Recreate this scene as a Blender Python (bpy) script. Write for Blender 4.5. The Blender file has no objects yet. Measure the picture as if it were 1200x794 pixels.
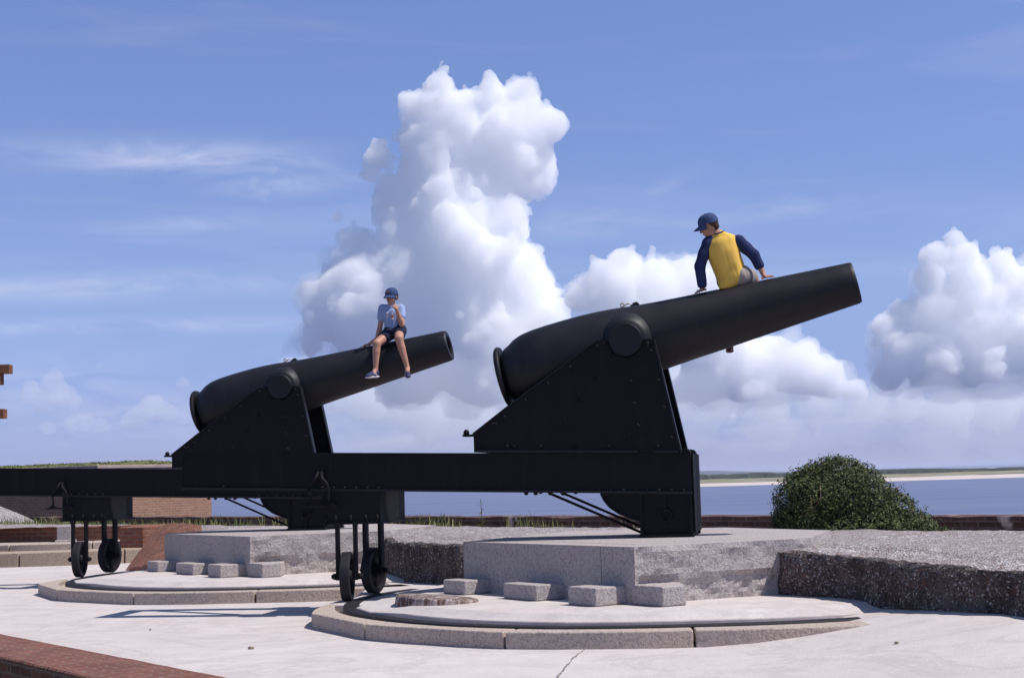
import bpy, bmesh, math, random
import numpy as np
from mathutils import Vector, Matrix, noise
random.seed(7)
R = math.radians
sc = bpy.context.scene
col = sc.collection

# ------------------------------------------------------------------ camera
FPX, PITCH, ROLL, EYE = 1816.77, 0.0894, 0.0294, 1.2468
_c, _s = math.cos(ROLL), math.sin(ROLL)
F_ = Vector((0, math.cos(PITCH), math.sin(PITCH)))
U_ = Vector((0, -math.sin(PITCH), math.cos(PITCH)))
R_ = Vector((1, 0, 0))
RC, UC = R_ * _c - U_ * _s, R_ * _s + U_ * _c
CAM = Vector((0, 0, EYE))
cd = bpy.data.cameras.new('camera')
cam = bpy.data.objects.new('camera', cd)
col.objects.link(cam)
m3 = Matrix((RC, UC, -F_)).transposed()
cam.matrix_world = Matrix.Translation(CAM) @ m3.to_4x4()
cd.sensor_width = 36
cd.lens = 36 * FPX / 1200
cd.clip_start = 0.1
cd.clip_end = 60000
sc.camera = cam


def ray(px, py):
    return F_ + RC * ((px - 600) / FPX) - UC * ((py - 397) / FPX)


def at(px, py, Y):
    d = ray(px, py)
    return CAM + d * (Y / d.y)


def atz(px, py, z):
    d = ray(px, py)
    return CAM + d * ((z - EYE) / d.z)


# ------------------------------------------------------------------ mesh builder
class MB:
    def __init__(self):
        self.v, self.f, self.s = [], [], []
        self.prims = []

    def add(self, vs, fs, smooth=False):
        o = len(self.v)
        self.v.extend([Vector(p) for p in vs])
        for f in fs:
            self.f.append([i + o for i in f])
            self.s.append(smooth)
        return self

    def box(self, x0, x1, y0, y1, z0, z1, M=None):
        vs = [Vector((x, y, z)) for x in (x0, x1) for y in (y0, y1) for z in (z0, z1)]
        if M:
            vs = [M @ p for p in vs]
        return self.add(vs, [(0, 1, 3, 2), (4, 6, 7, 5), (0, 4, 5, 1), (2, 3, 7, 6), (0, 2, 6, 4), (1, 5, 7, 3)])

    def prism(self, poly, a0, a1, axis='y'):
        """poly = list of 2D points; extruded along axis from a0 to a1."""
        n = len(poly)

        def P(p, a):
            return (p[0], a, p[1]) if axis == 'y' else ((p[0], p[1], a) if axis == 'z' else (a, p[0], p[1]))
        vs = [P(p, a0) for p in poly] + [P(p, a1) for p in poly]
        fs = [tuple(range(n)), tuple(range(2 * n - 1, n - 1, -1))]
        fs += [(i, i + n, (i + 1) % n + n, (i + 1) % n) for i in range(n)]
        return self.add(vs, fs)

    def tube(self, pts, rad, seg=10, cap=True):
        pts = [Vector(p) for p in pts]
        rads = rad if isinstance(rad, (list, tuple)) else [rad] * len(pts)
        rings = []
        for i, p in enumerate(pts):
            t = (pts[min(i + 1, len(pts) - 1)] - pts[max(i - 1, 0)]).normalized()
            up = Vector((0, 0, 1)) if abs(t.z) < .95 else Vector((1, 0, 0))
            a = t.cross(up).normalized()
            b = t.cross(a)
            rings.append([p + (a * math.cos(k * 2 * math.pi / seg) + b * math.sin(k * 2 * math.pi / seg)) * rads[i] for k in range(seg)])
        vs = [q for r_ in rings for q in r_]
        fs = []
        for i in range(len(pts) - 1):
            for k in range(seg):
                fs.append((i * seg + k, i * seg + (k + 1) % seg, (i + 1) * seg + (k + 1) % seg, (i + 1) * seg + k))
        self.add(vs, fs, True)
        if cap:
            o = len(self.v) - len(vs)
            for base in (0, (len(pts) - 1) * seg):
                self.f.append([o + base + k for k in range(seg)])
                self.s.append(False)
        return self

    def lathe(self, prof, M, seg=64, smooth=True):
        """prof = [(s, r)] turned about local X, placed by matrix M. A point given twice makes a hard edge."""
        start = 0
        runs, cur = [], [prof[0]]
        for p in prof[1:]:
            if p == cur[-1]:
                runs.append(cur)
                cur = [p]
            else:
                cur.append(p)
        runs.append(cur)
        for run in runs:
            vs = []
            for (s, r_) in run:
                for k in range(seg):
                    t = k * 2 * math.pi / seg
                    vs.append(M @ Vector((s, r_ * math.cos(t), r_ * math.sin(t))))
            fs = []
            for i in range(len(run) - 1):
                for k in range(seg):
                    fs.append((i * seg + k, (i + 1) * seg + k, (i + 1) * seg + (k + 1) % seg, i * seg + (k + 1) % seg))
            self.add(vs, fs, smooth)
        return self

    def cyl(self, p0, p1, r0, r1=None, seg=24):
        return self.tube([p0, p1], [r0, r0 if r1 is None else r1], seg)

    def bolt(self, p, n, r_=.018, h=.014):
        n = Vector(n)
        p = Vector(p)
        return self.tube([p - n * .004, p + n * h * .6, p + n * h], [r_, r_ * .95, r_ * .55], 8)

    def build(self, name, mat, parent=None, bevel=0, uv=False, seg=2):
        me = bpy.data.meshes.new(name)
        me.from_pydata([tuple(p) for p in self.v], [], self.f)
        me.polygons.foreach_set('use_smooth', self.s)
        me.update()
        bm = bmesh.new()
        bm.from_mesh(me)
        bmesh.ops.recalc_face_normals(bm, faces=bm.faces)
        bm.to_mesh(me)
        bm.free()
        if uv:
            boxuv(me)
        me.materials.append(mat)
        o = bpy.data.objects.new(name, me)
        col.objects.link(o)
        if parent:
            o.parent = parent
        if bevel:
            b = o.modifiers.new('bevel', 'BEVEL')
            b.width = bevel
            b.segments = seg
            b.limit_method = 'ANGLE'
            b.angle_limit = R(40)
            b.harden_normals = True
        return o


def boxuv(me):
    uvl = me.uv_layers.new(name='UVMap')
    for p in me.polygons:
        n = p.normal
        if abs(n.z) > .7:
            for li in p.loop_indices:
                c = me.vertices[me.loops[li].vertex_index].co
                uvl.data[li].uv = (c.x, c.y)
        else:
            t = Vector((-n.y, n.x, 0)).normalized()
            for li in p.loop_indices:
                c = me.vertices[me.loops[li].vertex_index].co
                uvl.data[li].uv = (c.dot(t), c.z)


def tag(o, label=None, cat=None, group=None, kind=None):
    for k, val in (('label', label), ('category', cat), ('group', group), ('kind', kind)):
        if val:
            o[k] = val
    return o


def empty(name, loc=(0, 0, 0), rz=0):
    o = bpy.data.objects.new(name, None)
    col.objects.link(o)
    o.location = loc
    o.rotation_euler = (0, 0, rz)
    o.empty_display_size = .2
    return o


def copy_tree(o, parent=None):
    c = o.copy()
    col.objects.link(c)
    if parent:
        c.parent = parent
    for ch in [q for q in bpy.data.objects if q.parent == o]:
        copy_tree(ch, c)
    return c


class Field:
    """signed distances on a grid, joined smoothly, skinned as one closed surface"""

    def __init__(self, lo, hi, h):
        self.h = h
        self.lo = np.array(lo, float) - 3 * h
        self.n = np.ceil((np.array(hi, float) + 3 * h - self.lo) / h).astype(int) + 1
        self.F = np.full(self.n, 1e3 * h, np.float32)

    def put(self, fn, blo, bhi, k):
        m_ = k + 2 * self.h
        i0 = np.clip(np.floor((np.array(blo) - m_ - self.lo) / self.h).astype(int), 0, self.n - 1)
        i1 = np.clip(np.ceil((np.array(bhi) + m_ - self.lo) / self.h).astype(int) + 1, 1, self.n)
        ax = [self.lo[a_] + self.h * np.arange(i0[a_], i1[a_]) for a_ in range(3)]
        d = fn(ax[0][:, None, None], ax[1][None, :, None], ax[2][None, None, :]).astype(np.float32)
        sl_ = tuple(slice(i0[a_], i1[a_]) for a_ in range(3))
        cur = self.F[sl_]
        hh = np.clip(.5 + .5 * (cur - d) / k, 0, 1)
        sm = cur * (1 - hh) + d * hh - k * hh * (1 - hh)
        self.F[sl_] = np.where(np.abs(cur - d) < k, sm, np.minimum(cur, d))

    def sphere(self, c, r_, k):
        c = np.array(c, float)
        self.put(lambda x, y, z: np.sqrt((x - c[0]) ** 2 + (y - c[1]) ** 2 + (z - c[2]) ** 2) - r_, c - r_, c + r_, k)

    def cone(self, p0, r0, p1, r1, k):
        p0, p1 = np.array(p0, float), np.array(p1, float)
        ba = p1 - p0
        l2 = max(float(ba @ ba), 1e-12)

        def fn(x, y, z):
            px_, py_, pz_ = x - p0[0], y - p0[1], z - p0[2]
            t_ = np.clip((px_ * ba[0] + py_ * ba[1] + pz_ * ba[2]) / l2, 0, 1)
            return np.sqrt((px_ - ba[0] * t_) ** 2 + (py_ - ba[1] * t_) ** 2 + (pz_ - ba[2] * t_) ** 2) - (r0 + (r1 - r0) * t_)
        self.put(fn, np.minimum(p0 - r0, p1 - r1), np.maximum(p0 + r0, p1 + r1), k)

    def ell(self, c, axes, rad, k):
        c = np.array(c, float)
        A = [np.array(a_, float) for a_ in axes]
        ext = np.sqrt(sum((A[i] * rad[i]) ** 2 for i in range(3)))

        def fn(x, y, z):
            q = [(x - c[0]) * A[i][0] + (y - c[1]) * A[i][1] + (z - c[2]) * A[i][2] for i in range(3)]
            k0 = np.sqrt(sum((q[i] / rad[i]) ** 2 for i in range(3)))
            k1 = np.sqrt(sum((q[i] / rad[i] ** 2) ** 2 for i in range(3))) + 1e-9
            return k0 * (k0 - 1) / k1
        self.put(fn, c - ext, c + ext, k)

    def mesh(self, name, smooth=1):
        F, h = self.F, self.h
        ins = F < 0
        n0, n1, n2 = F.shape
        cs = [(a_, b_, c_) for a_ in (0, 1) for b_ in (0, 1) for c_ in (0, 1)]

        def sub(A, o):
            return A[o[0]:n0 - 1 + o[0], o[1]:n1 - 1 + o[1], o[2]:n2 - 1 + o[2]]
        cnt = sum(sub(ins, o).astype(np.int8) for o in cs)
        act = (cnt > 0) & (cnt < 8)
        ii = np.argwhere(act)
        acc = np.zeros((len(ii), 3))
        num = np.zeros(len(ii))
        for o in cs:
            for ax in range(3):
                if o[ax]:
                    continue
                o2 = list(o)
                o2[ax] = 1
                fa = F[ii[:, 0] + o[0], ii[:, 1] + o[1], ii[:, 2] + o[2]]
                fb_ = F[ii[:, 0] + o2[0], ii[:, 1] + o2[1], ii[:, 2] + o2[2]]
                cr_ = (fa < 0) != (fb_ < 0)
                t_ = np.where(cr_, fa / np.where(cr_, fa - fb_, 1), 0)
                pt = np.tile(np.array(o, float), (len(ii), 1))
                pt[:, ax] += t_
                acc += pt * cr_[:, None]
                num += cr_
        V = self.lo + h * (ii + acc / num[:, None])
        ids = np.full((n0 - 1, n1 - 1, n2 - 1), -1, np.int64)
        ids[act] = np.arange(len(ii))
        quads = []
        for ax in range(3):
            b_, c_ = (ax + 1) % 3, (ax + 2) % 3
            s0, s1 = [slice(1, -1)] * 3, [slice(1, -1)] * 3
            s0[ax], s1[ax] = slice(0, -1), slice(1, None)
            x = ins[tuple(s0)] != ins[tuple(s1)]
            flip = ins[tuple(s0)]
            e = np.argwhere(x)
            fl = flip[x]
            off = np.ones(3, int)
            off[ax] = 0
            e = e + off
            q = []
            for (db, dc) in ((0, 0), (-1, 0), (-1, -1), (0, -1)):
                t_ = e.copy()
                t_[:, b_] += db
                t_[:, c_] += dc
                q.append(ids[t_[:, 0], t_[:, 1], t_[:, 2]])
            q = np.stack(q, 1)
            q[~fl] = q[~fl][:, ::-1]
            quads.append(q)
        Q = np.concatenate(quads)
        Q = Q[(Q >= 0).all(1)]
        for _ in range(smooth):
            S, N = np.zeros_like(V), np.zeros(len(V))
            for a_, b_ in ((0, 1), (1, 2), (2, 3), (3, 0)):
                np.add.at(S, Q[:, a_], V[Q[:, b_]])
                np.add.at(N, Q[:, a_], 1)
            V = .5 * V + .5 * S / np.maximum(N, 1)[:, None]
        me = bpy.data.meshes.new(name)
        me.vertices.add(len(V))
        me.vertices.foreach_set('co', V.astype(np.float32).ravel())
        me.loops.add(len(Q) * 4)
        me.loops.foreach_set('vertex_index', Q.astype(np.int32).ravel())
        me.polygons.add(len(Q))
        me.polygons.foreach_set('loop_start', np.arange(0, len(Q) * 4, 4, dtype=np.int32))
        me.polygons.foreach_set('use_smooth', np.ones(len(Q), bool))
        me.update()
        me.validate()
        return me


# ------------------------------------------------------------------ materials
ALB = (.90, .855, .885)        # every paint and stone a little deeper, to leave the clouds their headroom


class NT:
    def __init__(self, name):
        self.m = bpy.data.materials.new(name)
        self.m.use_nodes = True
        self.t = self.m.node_tree
        self.b = self.t.nodes['Principled BSDF']
        self.tc = self.t.nodes.new('ShaderNodeTexCoord')

    def n(self, typ, **kw):
        o = self.t.nodes.new(typ)
        for k, v in kw.items():
            if k in o.inputs.keys():
                o.inputs[k].default_value = v
            else:
                setattr(o, k, v)
        return o

    def l(self, a, b):
        self.t.links.new(a, b)

    def noise(self, scale, detail=6, rough=.6, co='Object', dist=0, stretch=None):
        o = self.n('ShaderNodeTexNoise')
        o.inputs['Scale'].default_value = scale
        o.inputs['Detail'].default_value = detail
        o.inputs['Roughness'].default_value = rough
        o.inputs['Distortion'].default_value = dist
        src = self.tc.outputs[co]
        if stretch:
            mp = self.n('ShaderNodeMapping')
            mp.inputs['Scale'].default_value = stretch
            self.l(src, mp.inputs['Vector'])
            src = mp.outputs['Vector']
        self.l(src, o.inputs['Vector'])
        return o.outputs['Fac']

    def voro(self, scale, co='Object', feature='F1', out='Distance'):
        o = self.n('ShaderNodeTexVoronoi')
        o.feature = feature
        o.inputs['Scale'].default_value = scale
        self.l(self.tc.outputs[co], o.inputs['Vector'])
        return o.outputs[out]

    def ramp(self, src, stops, interp='LINEAR'):
        o = self.n('ShaderNodeValToRGB')
        cr = o.color_ramp
        cr.interpolation = interp
        while len(cr.elements) < len(stops):
            cr.elements.new(.5)
        for e, (p, c) in zip(cr.elements, stops):
            e.position = p
            e.color = (c, c, c, 1) if isinstance(c, (int, float)) else (*c, 1)
        self.l(src, o.inputs['Fac'])
        return o.outputs['Color']

    def mix(self, fac, a, b, mode='MIX'):
        o = self.n('ShaderNodeMix')
        o.data_type = 'RGBA'
        o.blend_type = mode
        for sock, v in ((o.inputs[0], fac), (o.inputs[6], a), (o.inputs[7], b)):
            if isinstance(v, (int, float)):
                sock.default_value = v
            elif isinstance(v, (tuple, list)):
                sock.default_value = (*v, 1)
            else:
                self.l(v, sock)
        return o.outputs[2]

    def bump(self, src, strength=.3, dist=.01, prev=None):
        o = self.n('ShaderNodeBump')
        o.inputs['Strength'].default_value = strength
        o.inputs['Distance'].default_value = dist
        self.l(src, o.inputs['Height'])
        if prev:
            self.l(prev, o.inputs['Normal'])
        return o.outputs['Normal']

    def done(self, colr=None, rough=.8, nrm=None, spec=.3, metal=0):
        if colr is not None:
            if isinstance(colr, (tuple, list)):
                colr = tuple(a_ * b_ for a_, b_ in zip(colr, ALB))
            else:
                colr = self.mix(1.0, colr, ALB, 'MULTIPLY')
            if isinstance(colr, (tuple, list)):
                self.b.inputs['Base Color'].default_value = (*colr, 1)
            else:
                self.l(colr, self.b.inputs['Base Color'])
        if isinstance(rough, (int, float)):
            self.b.inputs['Roughness'].default_value = rough
        else:
            self.l(rough, self.b.inputs['Roughness'])
        self.b.inputs['Specular IOR Level'].default_value = spec
        self.b.inputs['Metallic'].default_value = metal
        if nrm:
            self.l(nrm, self.b.inputs['Normal'])
        return self.m


def make_iron(name, base, rough, spec):
    t = NT(name)
    n1 = t.noise(2.2, 6, .65)
    n2 = t.noise(60, 4, .6)
    st = t.noise(5, 5, .7, stretch=(3, 3, .25))
    c = t.mix(t.ramp(n1, [(.35, 0.0), (.7, 1.0)]), [b * .75 for b in base], [b * 1.3 for b in base])
    c = t.mix(t.ramp(st, [(.52, 0.0), (.72, .55)]), c, (base[0] * 2.6, base[1] * 2.0, base[2] * 1.5))
    chip = t.noise(26, 4, .7)
    c = t.mix(t.ramp(chip, [(.68, 0), (.71, .6)]), c, (base[0] * 4.5, base[1] * 3.0, base[2] * 1.8))
    nrm = t.bump(n2, .25, .004)
    nrm = t.bump(n1, .2, .02, nrm)
    return t.done(c, t.ramp(n1, [(.3, rough - .08), (.7, rough + .1)]), nrm, spec)


IRON = make_iron('black_painted_iron', (.0075, .0068, .0106), .62, .18)
GUNM = make_iron('gun_paint', (.0084, .0080, .0130), .52, .34)
WORN_LIT = make_iron('worn_lit_iron', (.016, .015, .020), .6, .3)  # paler iron: wear on rail and treads, painted edge light on flanges
BRASS = NT('aged_brass').done((.30, .24, .13), .5, None, .4, .6)
HOLE_SHADE = NT('hole_shade').done((.006, .006, .006), .8)  # near-black for discs that stand for the shade inside holes


def make_granite(name, base, dark, stain):
    t = NT(name)
    sp = t.noise(85, 3, .8)
    sp2 = t.noise(38, 3, .75)
    big = t.noise(1.6, 6, .6)
    blot = t.noise(6, 6, .7)
    c = t.mix(t.ramp(sp, [(.38, 0), (.62, 1)]), dark, base)
    c = t.mix(t.ramp(sp2, [(.4, .55), (.5, 0)]), c, [d * .55 for d in dark])
    c = t.mix(t.ramp(blot, [(.5, 0), (.75, .55)]), c, stain)
    c = t.mix(t.ramp(big, [(.3, .14), (.65, 0)]), c, [d * .9 for d in dark])
    nrm = t.bump(sp2, .9, .018)
    nrm = t.bump(sp, .6, .006, nrm)
    nrm = t.bump(blot, .4, .02, nrm)
    return t.done(c, .85, nrm, .25)


GRAN = make_granite('pedestal_granite', (.62, .58, .55), (.39, .36, .34), (.52, .465, .41))
KERB = make_granite('kerb_granite', (.68, .585, .49), (.42, .36, .31), (.58, .47, .36))
KERBT = make_granite('tan_kerb_granite', (.58, .48, .36), (.38, .31, .235), (.50, .37, .24))


def make_concrete():
    t = NT('terrace_concrete')
    big = t.noise(.35, 7, .6)
    med = t.noise(2.4, 6, .65)
    fine = t.noise(70, 4, .7)
    bl = t.noise(.9, 6, .62, stretch=(1, 2.6, 1))
    c = t.mix(t.ramp(big, [(.3, 0), (.7, 1)]), (.60, .56, .53), (.70, .66, .625))
    c = t.mix(t.ramp(med, [(.42, .45), (.62, 0)]), c, (.55, .51, .48))
    c = t.mix(t.ramp(bl, [(.55, 0), (.72, .5)]), c, (.51, .475, .45))
    c = t.mix(t.ramp(fine, [(.35, .4), (.5, 0)]), c, (.42, .385, .355))
    spot = t.noise(11, 3, .5)
    c = t.mix(t.ramp(spot, [(.72, 0), (.76, .45)]), c, (.30, .27, .25))
    wide = t.noise(.55, 8, .72, dist=1.2)
    c = t.mix(t.ramp(wide, [(.46, 0), (.5, .4), (.54, 0)]), c, (.43, .40, .375))
    nrm = t.bump(fine, .4, .008)
    nrm = t.bump(med, .45, .035, nrm)
    return t.done(c, .9, nrm, .2)


CONC = make_concrete()


def make_shell():
    t = NT('crushed_shell')
    v = t.voro(62, out='Color')
    vd = t.voro(62)
    v2 = t.voro(24, out='Color')
    big = t.noise(.9, 7, .65)
    med = t.noise(5, 7, .72)
    sep = t.n('ShaderNodeSeparateColor')
    t.l(v, sep.inputs[0])
    sep2 = t.n('ShaderNodeSeparateColor')
    t.l(v2, sep2.inputs[0])
    c = t.ramp(sep.outputs[0], [(0, (.17, .14, .13)), (.3, (.32, .285, .275)), (.65, (.42, .385, .38)), (.88, (.60, .57, .56)), (1, (.8, .78, .77))])
    c = t.mix(t.ramp(sep2.outputs[0], [(.9, 0), (.92, .8)]), c, (.72, .70, .69))
    c = t.mix(t.ramp(sep2.outputs[1], [(.88, 0), (.9, .7)]), c, (.22, .14, .11))
    c = t.mix(t.ramp(med, [(.5, 0), (.66, .6)]), c, (.25, .20, .17))
    c = t.mix(t.ramp(big, [(.4, .45), (.6, 0)]), c, (.36, .325, .31))
    nrm = t.bump(vd, .9, .02)
    nrm = t.bump(med, .5, .02, nrm)
    return t.done(c, .9, nrm, .25)


SHELL = make_shell()


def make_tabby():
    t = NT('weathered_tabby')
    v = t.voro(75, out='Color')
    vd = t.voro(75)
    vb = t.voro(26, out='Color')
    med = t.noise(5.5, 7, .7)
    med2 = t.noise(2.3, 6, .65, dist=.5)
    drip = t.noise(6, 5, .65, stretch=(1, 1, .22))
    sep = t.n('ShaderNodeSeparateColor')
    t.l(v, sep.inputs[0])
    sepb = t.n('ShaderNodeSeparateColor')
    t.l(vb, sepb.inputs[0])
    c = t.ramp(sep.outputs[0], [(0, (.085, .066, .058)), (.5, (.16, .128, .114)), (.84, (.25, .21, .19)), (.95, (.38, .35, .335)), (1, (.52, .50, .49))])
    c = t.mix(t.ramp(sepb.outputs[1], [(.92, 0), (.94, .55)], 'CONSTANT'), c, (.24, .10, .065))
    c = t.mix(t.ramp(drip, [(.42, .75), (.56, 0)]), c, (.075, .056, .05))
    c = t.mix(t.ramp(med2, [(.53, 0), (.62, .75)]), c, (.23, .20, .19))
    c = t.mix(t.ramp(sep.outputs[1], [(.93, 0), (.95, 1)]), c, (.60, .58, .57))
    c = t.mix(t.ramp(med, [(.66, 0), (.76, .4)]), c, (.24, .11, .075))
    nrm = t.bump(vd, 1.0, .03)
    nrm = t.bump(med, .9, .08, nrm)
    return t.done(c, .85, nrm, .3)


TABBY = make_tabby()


def make_brick(name, c1, c2, mortar, scale=1.0, dirt=.5, lime=0.0):
    t = NT(name)
    br = t.n('ShaderNodeTexBrick')
    br.inputs['Scale'].default_value = scale
    br.inputs['Brick Width'].default_value = .215
    br.inputs['Row Height'].default_value = .075
    br.inputs['Mortar Size'].default_value = .012
    br.inputs['Mortar Smooth'].default_value = .3
    br.inputs['Color1'].default_value = (*c1, 1)
    br.inputs['Color2'].default_value = (*c2, 1)
    br.inputs['Mortar'].default_value = (*mortar, 1)
    br.inputs['Bias'].default_value = -.1
    nz = t.n('ShaderNodeTexNoise')
    nz.inputs['Scale'].default_value = 9
    t.l(t.tc.outputs['UV'], nz.inputs['Vector'])
    wob = t.n('ShaderNodeMix')
    wob.data_type = 'VECTOR'
    wob.inputs[0].default_value = .02
    t.l(t.tc.outputs['UV'], wob.inputs[4])
    t.l(nz.outputs['Color'], wob.inputs[5])
    t.l(wob.outputs[1], br.inputs['Vector'])
    med = t.noise(3.5, 7, .7)
    fine = t.noise(40, 4, .7)
    c = t.mix(t.ramp(med, [(.45, 0), (.7, dirt)]), br.outputs['Color'], [x * .45 for x in c1])
    c = t.mix(t.ramp(fine, [(.35, .5), (.6, 0)]), c, [x * .6 for x in c1])
    if lime:
        li = t.noise(1.7, 4, .5, stretch=(1, 1, .4))
        c = t.mix(t.ramp(li, [(.66, 0), (.69, lime)]), c, (.62, .52, .46))
    inv = t.n('ShaderNodeInvert')
    t.l(br.outputs['Fac'], inv.inputs['Color'])
    nrm = t.bump(inv.outputs[0], .6, .012)
    nrm = t.bump(fine, .5, .01, nrm)
    return t.done(c, .88, nrm, .25)


BR_PAR = make_brick('parapet_brick', (.11, .06, .048), (.17, .085, .065), (.20, .16, .14), 1, .7, .95)
BR_BAS = make_brick('bastion_brick', (.44, .23, .13), (.33, .17, .10), (.44, .34, .25), 1, .4)
BR_RED = make_brick('red_brick', (.33, .125, .07), (.18, .08, .055), (.29, .21, .165), 1, .6)
BR_COP = make_brick('coping_brick', (.27, .10, .068), (.13, .055, .046), (.27, .20, .165), 1, .6)
BR_PALE = make_brick('limewashed_brick', (.50, .36, .30), (.58, .46, .41), (.5, .42, .37), 1, .3)
t = NT('mottled_lime_brick')
a = t.noise(14, 6, .75, stretch=(1, 1, .3))
BR_DISC = t.done(t.mix(t.ramp(a, [(.46, 0), (.6, 1)]), (.13, .08, .06), (.46, .42, .40)), .9, t.bump(a, .6, .02), .2)


def flat(name, c, rough=.8, spec=.3, ns=30, var=.25, bump=.2):
    t = NT(name)
    a = t.noise(ns, 4, .6)
    cc = t.mix(t.ramp(a, [(.35, 0), (.65, 1)]), [x * (1 - var) for x in c], [x * (1 + var) for x in c])
    return t.done(cc, rough, t.bump(a, bump, .006), spec)


PEB = flat('pebble_stone', (.22, .17, .13), .9)
SKIN = flat('skin', (.50, .27, .185), .55, .35, 18, .08, .05)
SKIN.node_tree.nodes['Principled BSDF'].inputs['Subsurface Weight'].default_value = .08
SKIN.node_tree.nodes['Principled BSDF'].inputs['Subsurface Radius'].default_value = (.02, .008, .004)
HAIR = flat('brown_hair', (.05, .028, .018), .6, .3, 60, .4, .5)
CAPB = flat('blue_cap_cloth', (.048, .08, .19), .8, .2, 40, .2)


def cloth(name, c):
    t = NT(name)
    a = t.noise(13, 4, .5, stretch=(1, 1, .35))
    b = t.noise(220, 2, .5)
    nrm = t.bump(a, .4, .015)
    nrm = t.bump(b, .15, .002, nrm)
    cc = t.mix(t.ramp(a, [(.35, 0), (.65, 1)]), [x * .9 for x in c], [min(1, x * 1.06) for x in c])
    m = t.done(cc, .9, nrm, .15)
    return m


YEL = cloth('yellow_jersey', (.86, .56, .11))
BLUS = cloth('blue_sleeve', (.026, .038, .11))
PALE = cloth('pale_blue_tee', (.33, .43, .68))
KHA = cloth('khaki_shorts', (.36, .32, .28))
NAVY = cloth('navy_shorts', (.02, .022, .05))
SHOEB = flat('navy_shoe', (.03, .04, .12), .7)
SHOEW = flat('white_rubber', (.68, .66, .66), .6)
SHOER = flat('brown_shoe', (.085, .038, .035), .7)
EYEM = flat('dark_eye', (.02, .015, .012), .3)
LIPM = flat('lip', (.33, .11, .09), .5)
PRINTW = flat('shirt_print_white', (.75, .74, .74), .8)
PRINTO = flat('shirt_print_orange', (.6, .2, .05), .8)
WOOD = flat('brown_timber', (.20, .085, .045), .8, .25, 12, .3)


def make_leaf(name, c1, c2, c3):
    t = NT(name)
    oi = t.noise(2.4, 3, .6)
    g = t.n('ShaderNodeNewGeometry')
    c = t.ramp(g.outputs['Random Per Island'], [(0, c1), (.55, c2), (.9, c3), (1, [min(1, x * 2.2) for x in c3])])
    c = t.mix(t.ramp(oi, [(.35, .5), (.6, 0)]), c, c1)
    m = t.done(c, .6, None, .2)
    t.b.inputs['Transmission Weight'].default_value = 0
    return m


LEAF = make_leaf('bush_leaf', (.040, .055, .020), (.070, .092, .031), (.120, .142, .050))
GRASS = make_leaf('grass_blade', (.10, .125, .035), (.17, .195, .06), (.27, .27, .11))
t = NT('grass_bank')
a = t.noise(1.2, 7, .7)
b = t.noise(14, 5, .7)
c = t.mix(t.ramp(a, [(.35, 0), (.65, 1)]), (.11, .135, .045), (.18, .19, .08))
c = t.mix(t.ramp(b, [(.5, 0), (.7, .6)]), c, (.22, .19, .10))
BANK = t.done(c, .95, t.bump(b, .8, .05), .1)
BARK = flat('twig_bark', (.17, .11, .075), .9)

t = NT('sea_water')
w1 = t.noise(.16, 5, .6, stretch=(.45, 1.3, 1))
w2 = t.noise(1.6, 4, .6, stretch=(.5, 1.2, 1))
w3 = t.noise(.02, 6, .7, stretch=(.10, 1.7, 1))  # broad tone streaks; the paler ones are painted glints on the water
nrm = t.bump(w2, .5, .12)
nrm = t.bump(w1, .6, .8, nrm)
c = t.mix(t.ramp(w3, [(.35, 0), (.65, 1)]), (.125, .16, .275), (.18, .215, .33))
WATER = t.done(c, .5, nrm, .12)
SAND = flat('pale_sand', (.62, .56, .50), .95, .1, .05, .12, 0)
t = NT('dune_scrub')
a = t.noise(.03, 6, .7, stretch=(1, .3, 1))
SCRUB = t.done(t.mix(t.ramp(a, [(.4, 0), (.6, 1)]), (.030, .040, .022), (.060, .07, .038)), .95, None, .1)
t = NT('far_forest')
a = t.noise(.01, 6, .7)
FOREST = t.done(t.mix(t.ramp(a, [(.4, 0), (.6, 1)]), (.03, .045, .035), (.05, .065, .045)), .95, None, .1)
DUNE = flat('dune_grass', (.26, .25, .15), .95, .1, .08, .35, 0)

# ------------------------------------------------------------------ world, sun
S_EL, S_AZ = R(59), R(101.5)          # azimuth clockwise from +Y
SUN = Vector((math.sin(S_AZ) * math.cos(S_EL), math.cos(S_AZ) * math.cos(S_EL), math.sin(S_EL)))
w = bpy.data.worlds.new('World')
sc.world = w
w.use_nodes = True
nt = w.node_tree
bg = nt.nodes['Background']
sky = nt.nodes.new('ShaderNodeTexSky')
sky.sky_type = 'NISHITA'
sky.sun_disc = False
sky.sun_elevation = S_EL
sky.sun_rotation = S_AZ
sky.altitude = 0
sky.air_density = 1.0
sky.dust_density = 0
sky.ozone_density = 3
SKY_RAMP = [(0, (.45, .51, 1.14)), (.04, (.52, .565, 1.09)), (.12, (.88, .83, 1.14)), (.3, (1.05, 1.0, 1.29)), (.7, (1.2, 1.1, 1.05))]
SKY_STR = .078
tint = nt.nodes.new('ShaderNodeMix')
tint.data_type = 'RGBA'
tint.blend_type = 'MULTIPLY'
tint.inputs[0].default_value = 1
nt.links.new(sky.outputs[0], tint.inputs[6])
tc = nt.nodes.new('ShaderNodeTexCoord')
sx = nt.nodes.new('ShaderNodeSeparateXYZ')
nt.links.new(tc.outputs['Generated'], sx.inputs[0])
er = nt.nodes.new('ShaderNodeValToRGB')      # clearer, bluer air than the sky model's default near the horizon
while len(er.color_ramp.elements) < 5:
    er.color_ramp.elements.new(.5)
for e_, (p_, c_) in zip(er.color_ramp.elements, SKY_RAMP):
    e_.position = p_
    e_.color = (*c_, 1)
nt.links.new(sx.outputs['Z'], er.inputs['Fac'])
nt.links.new(er.outputs['Color'], tint.inputs[7])
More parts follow.
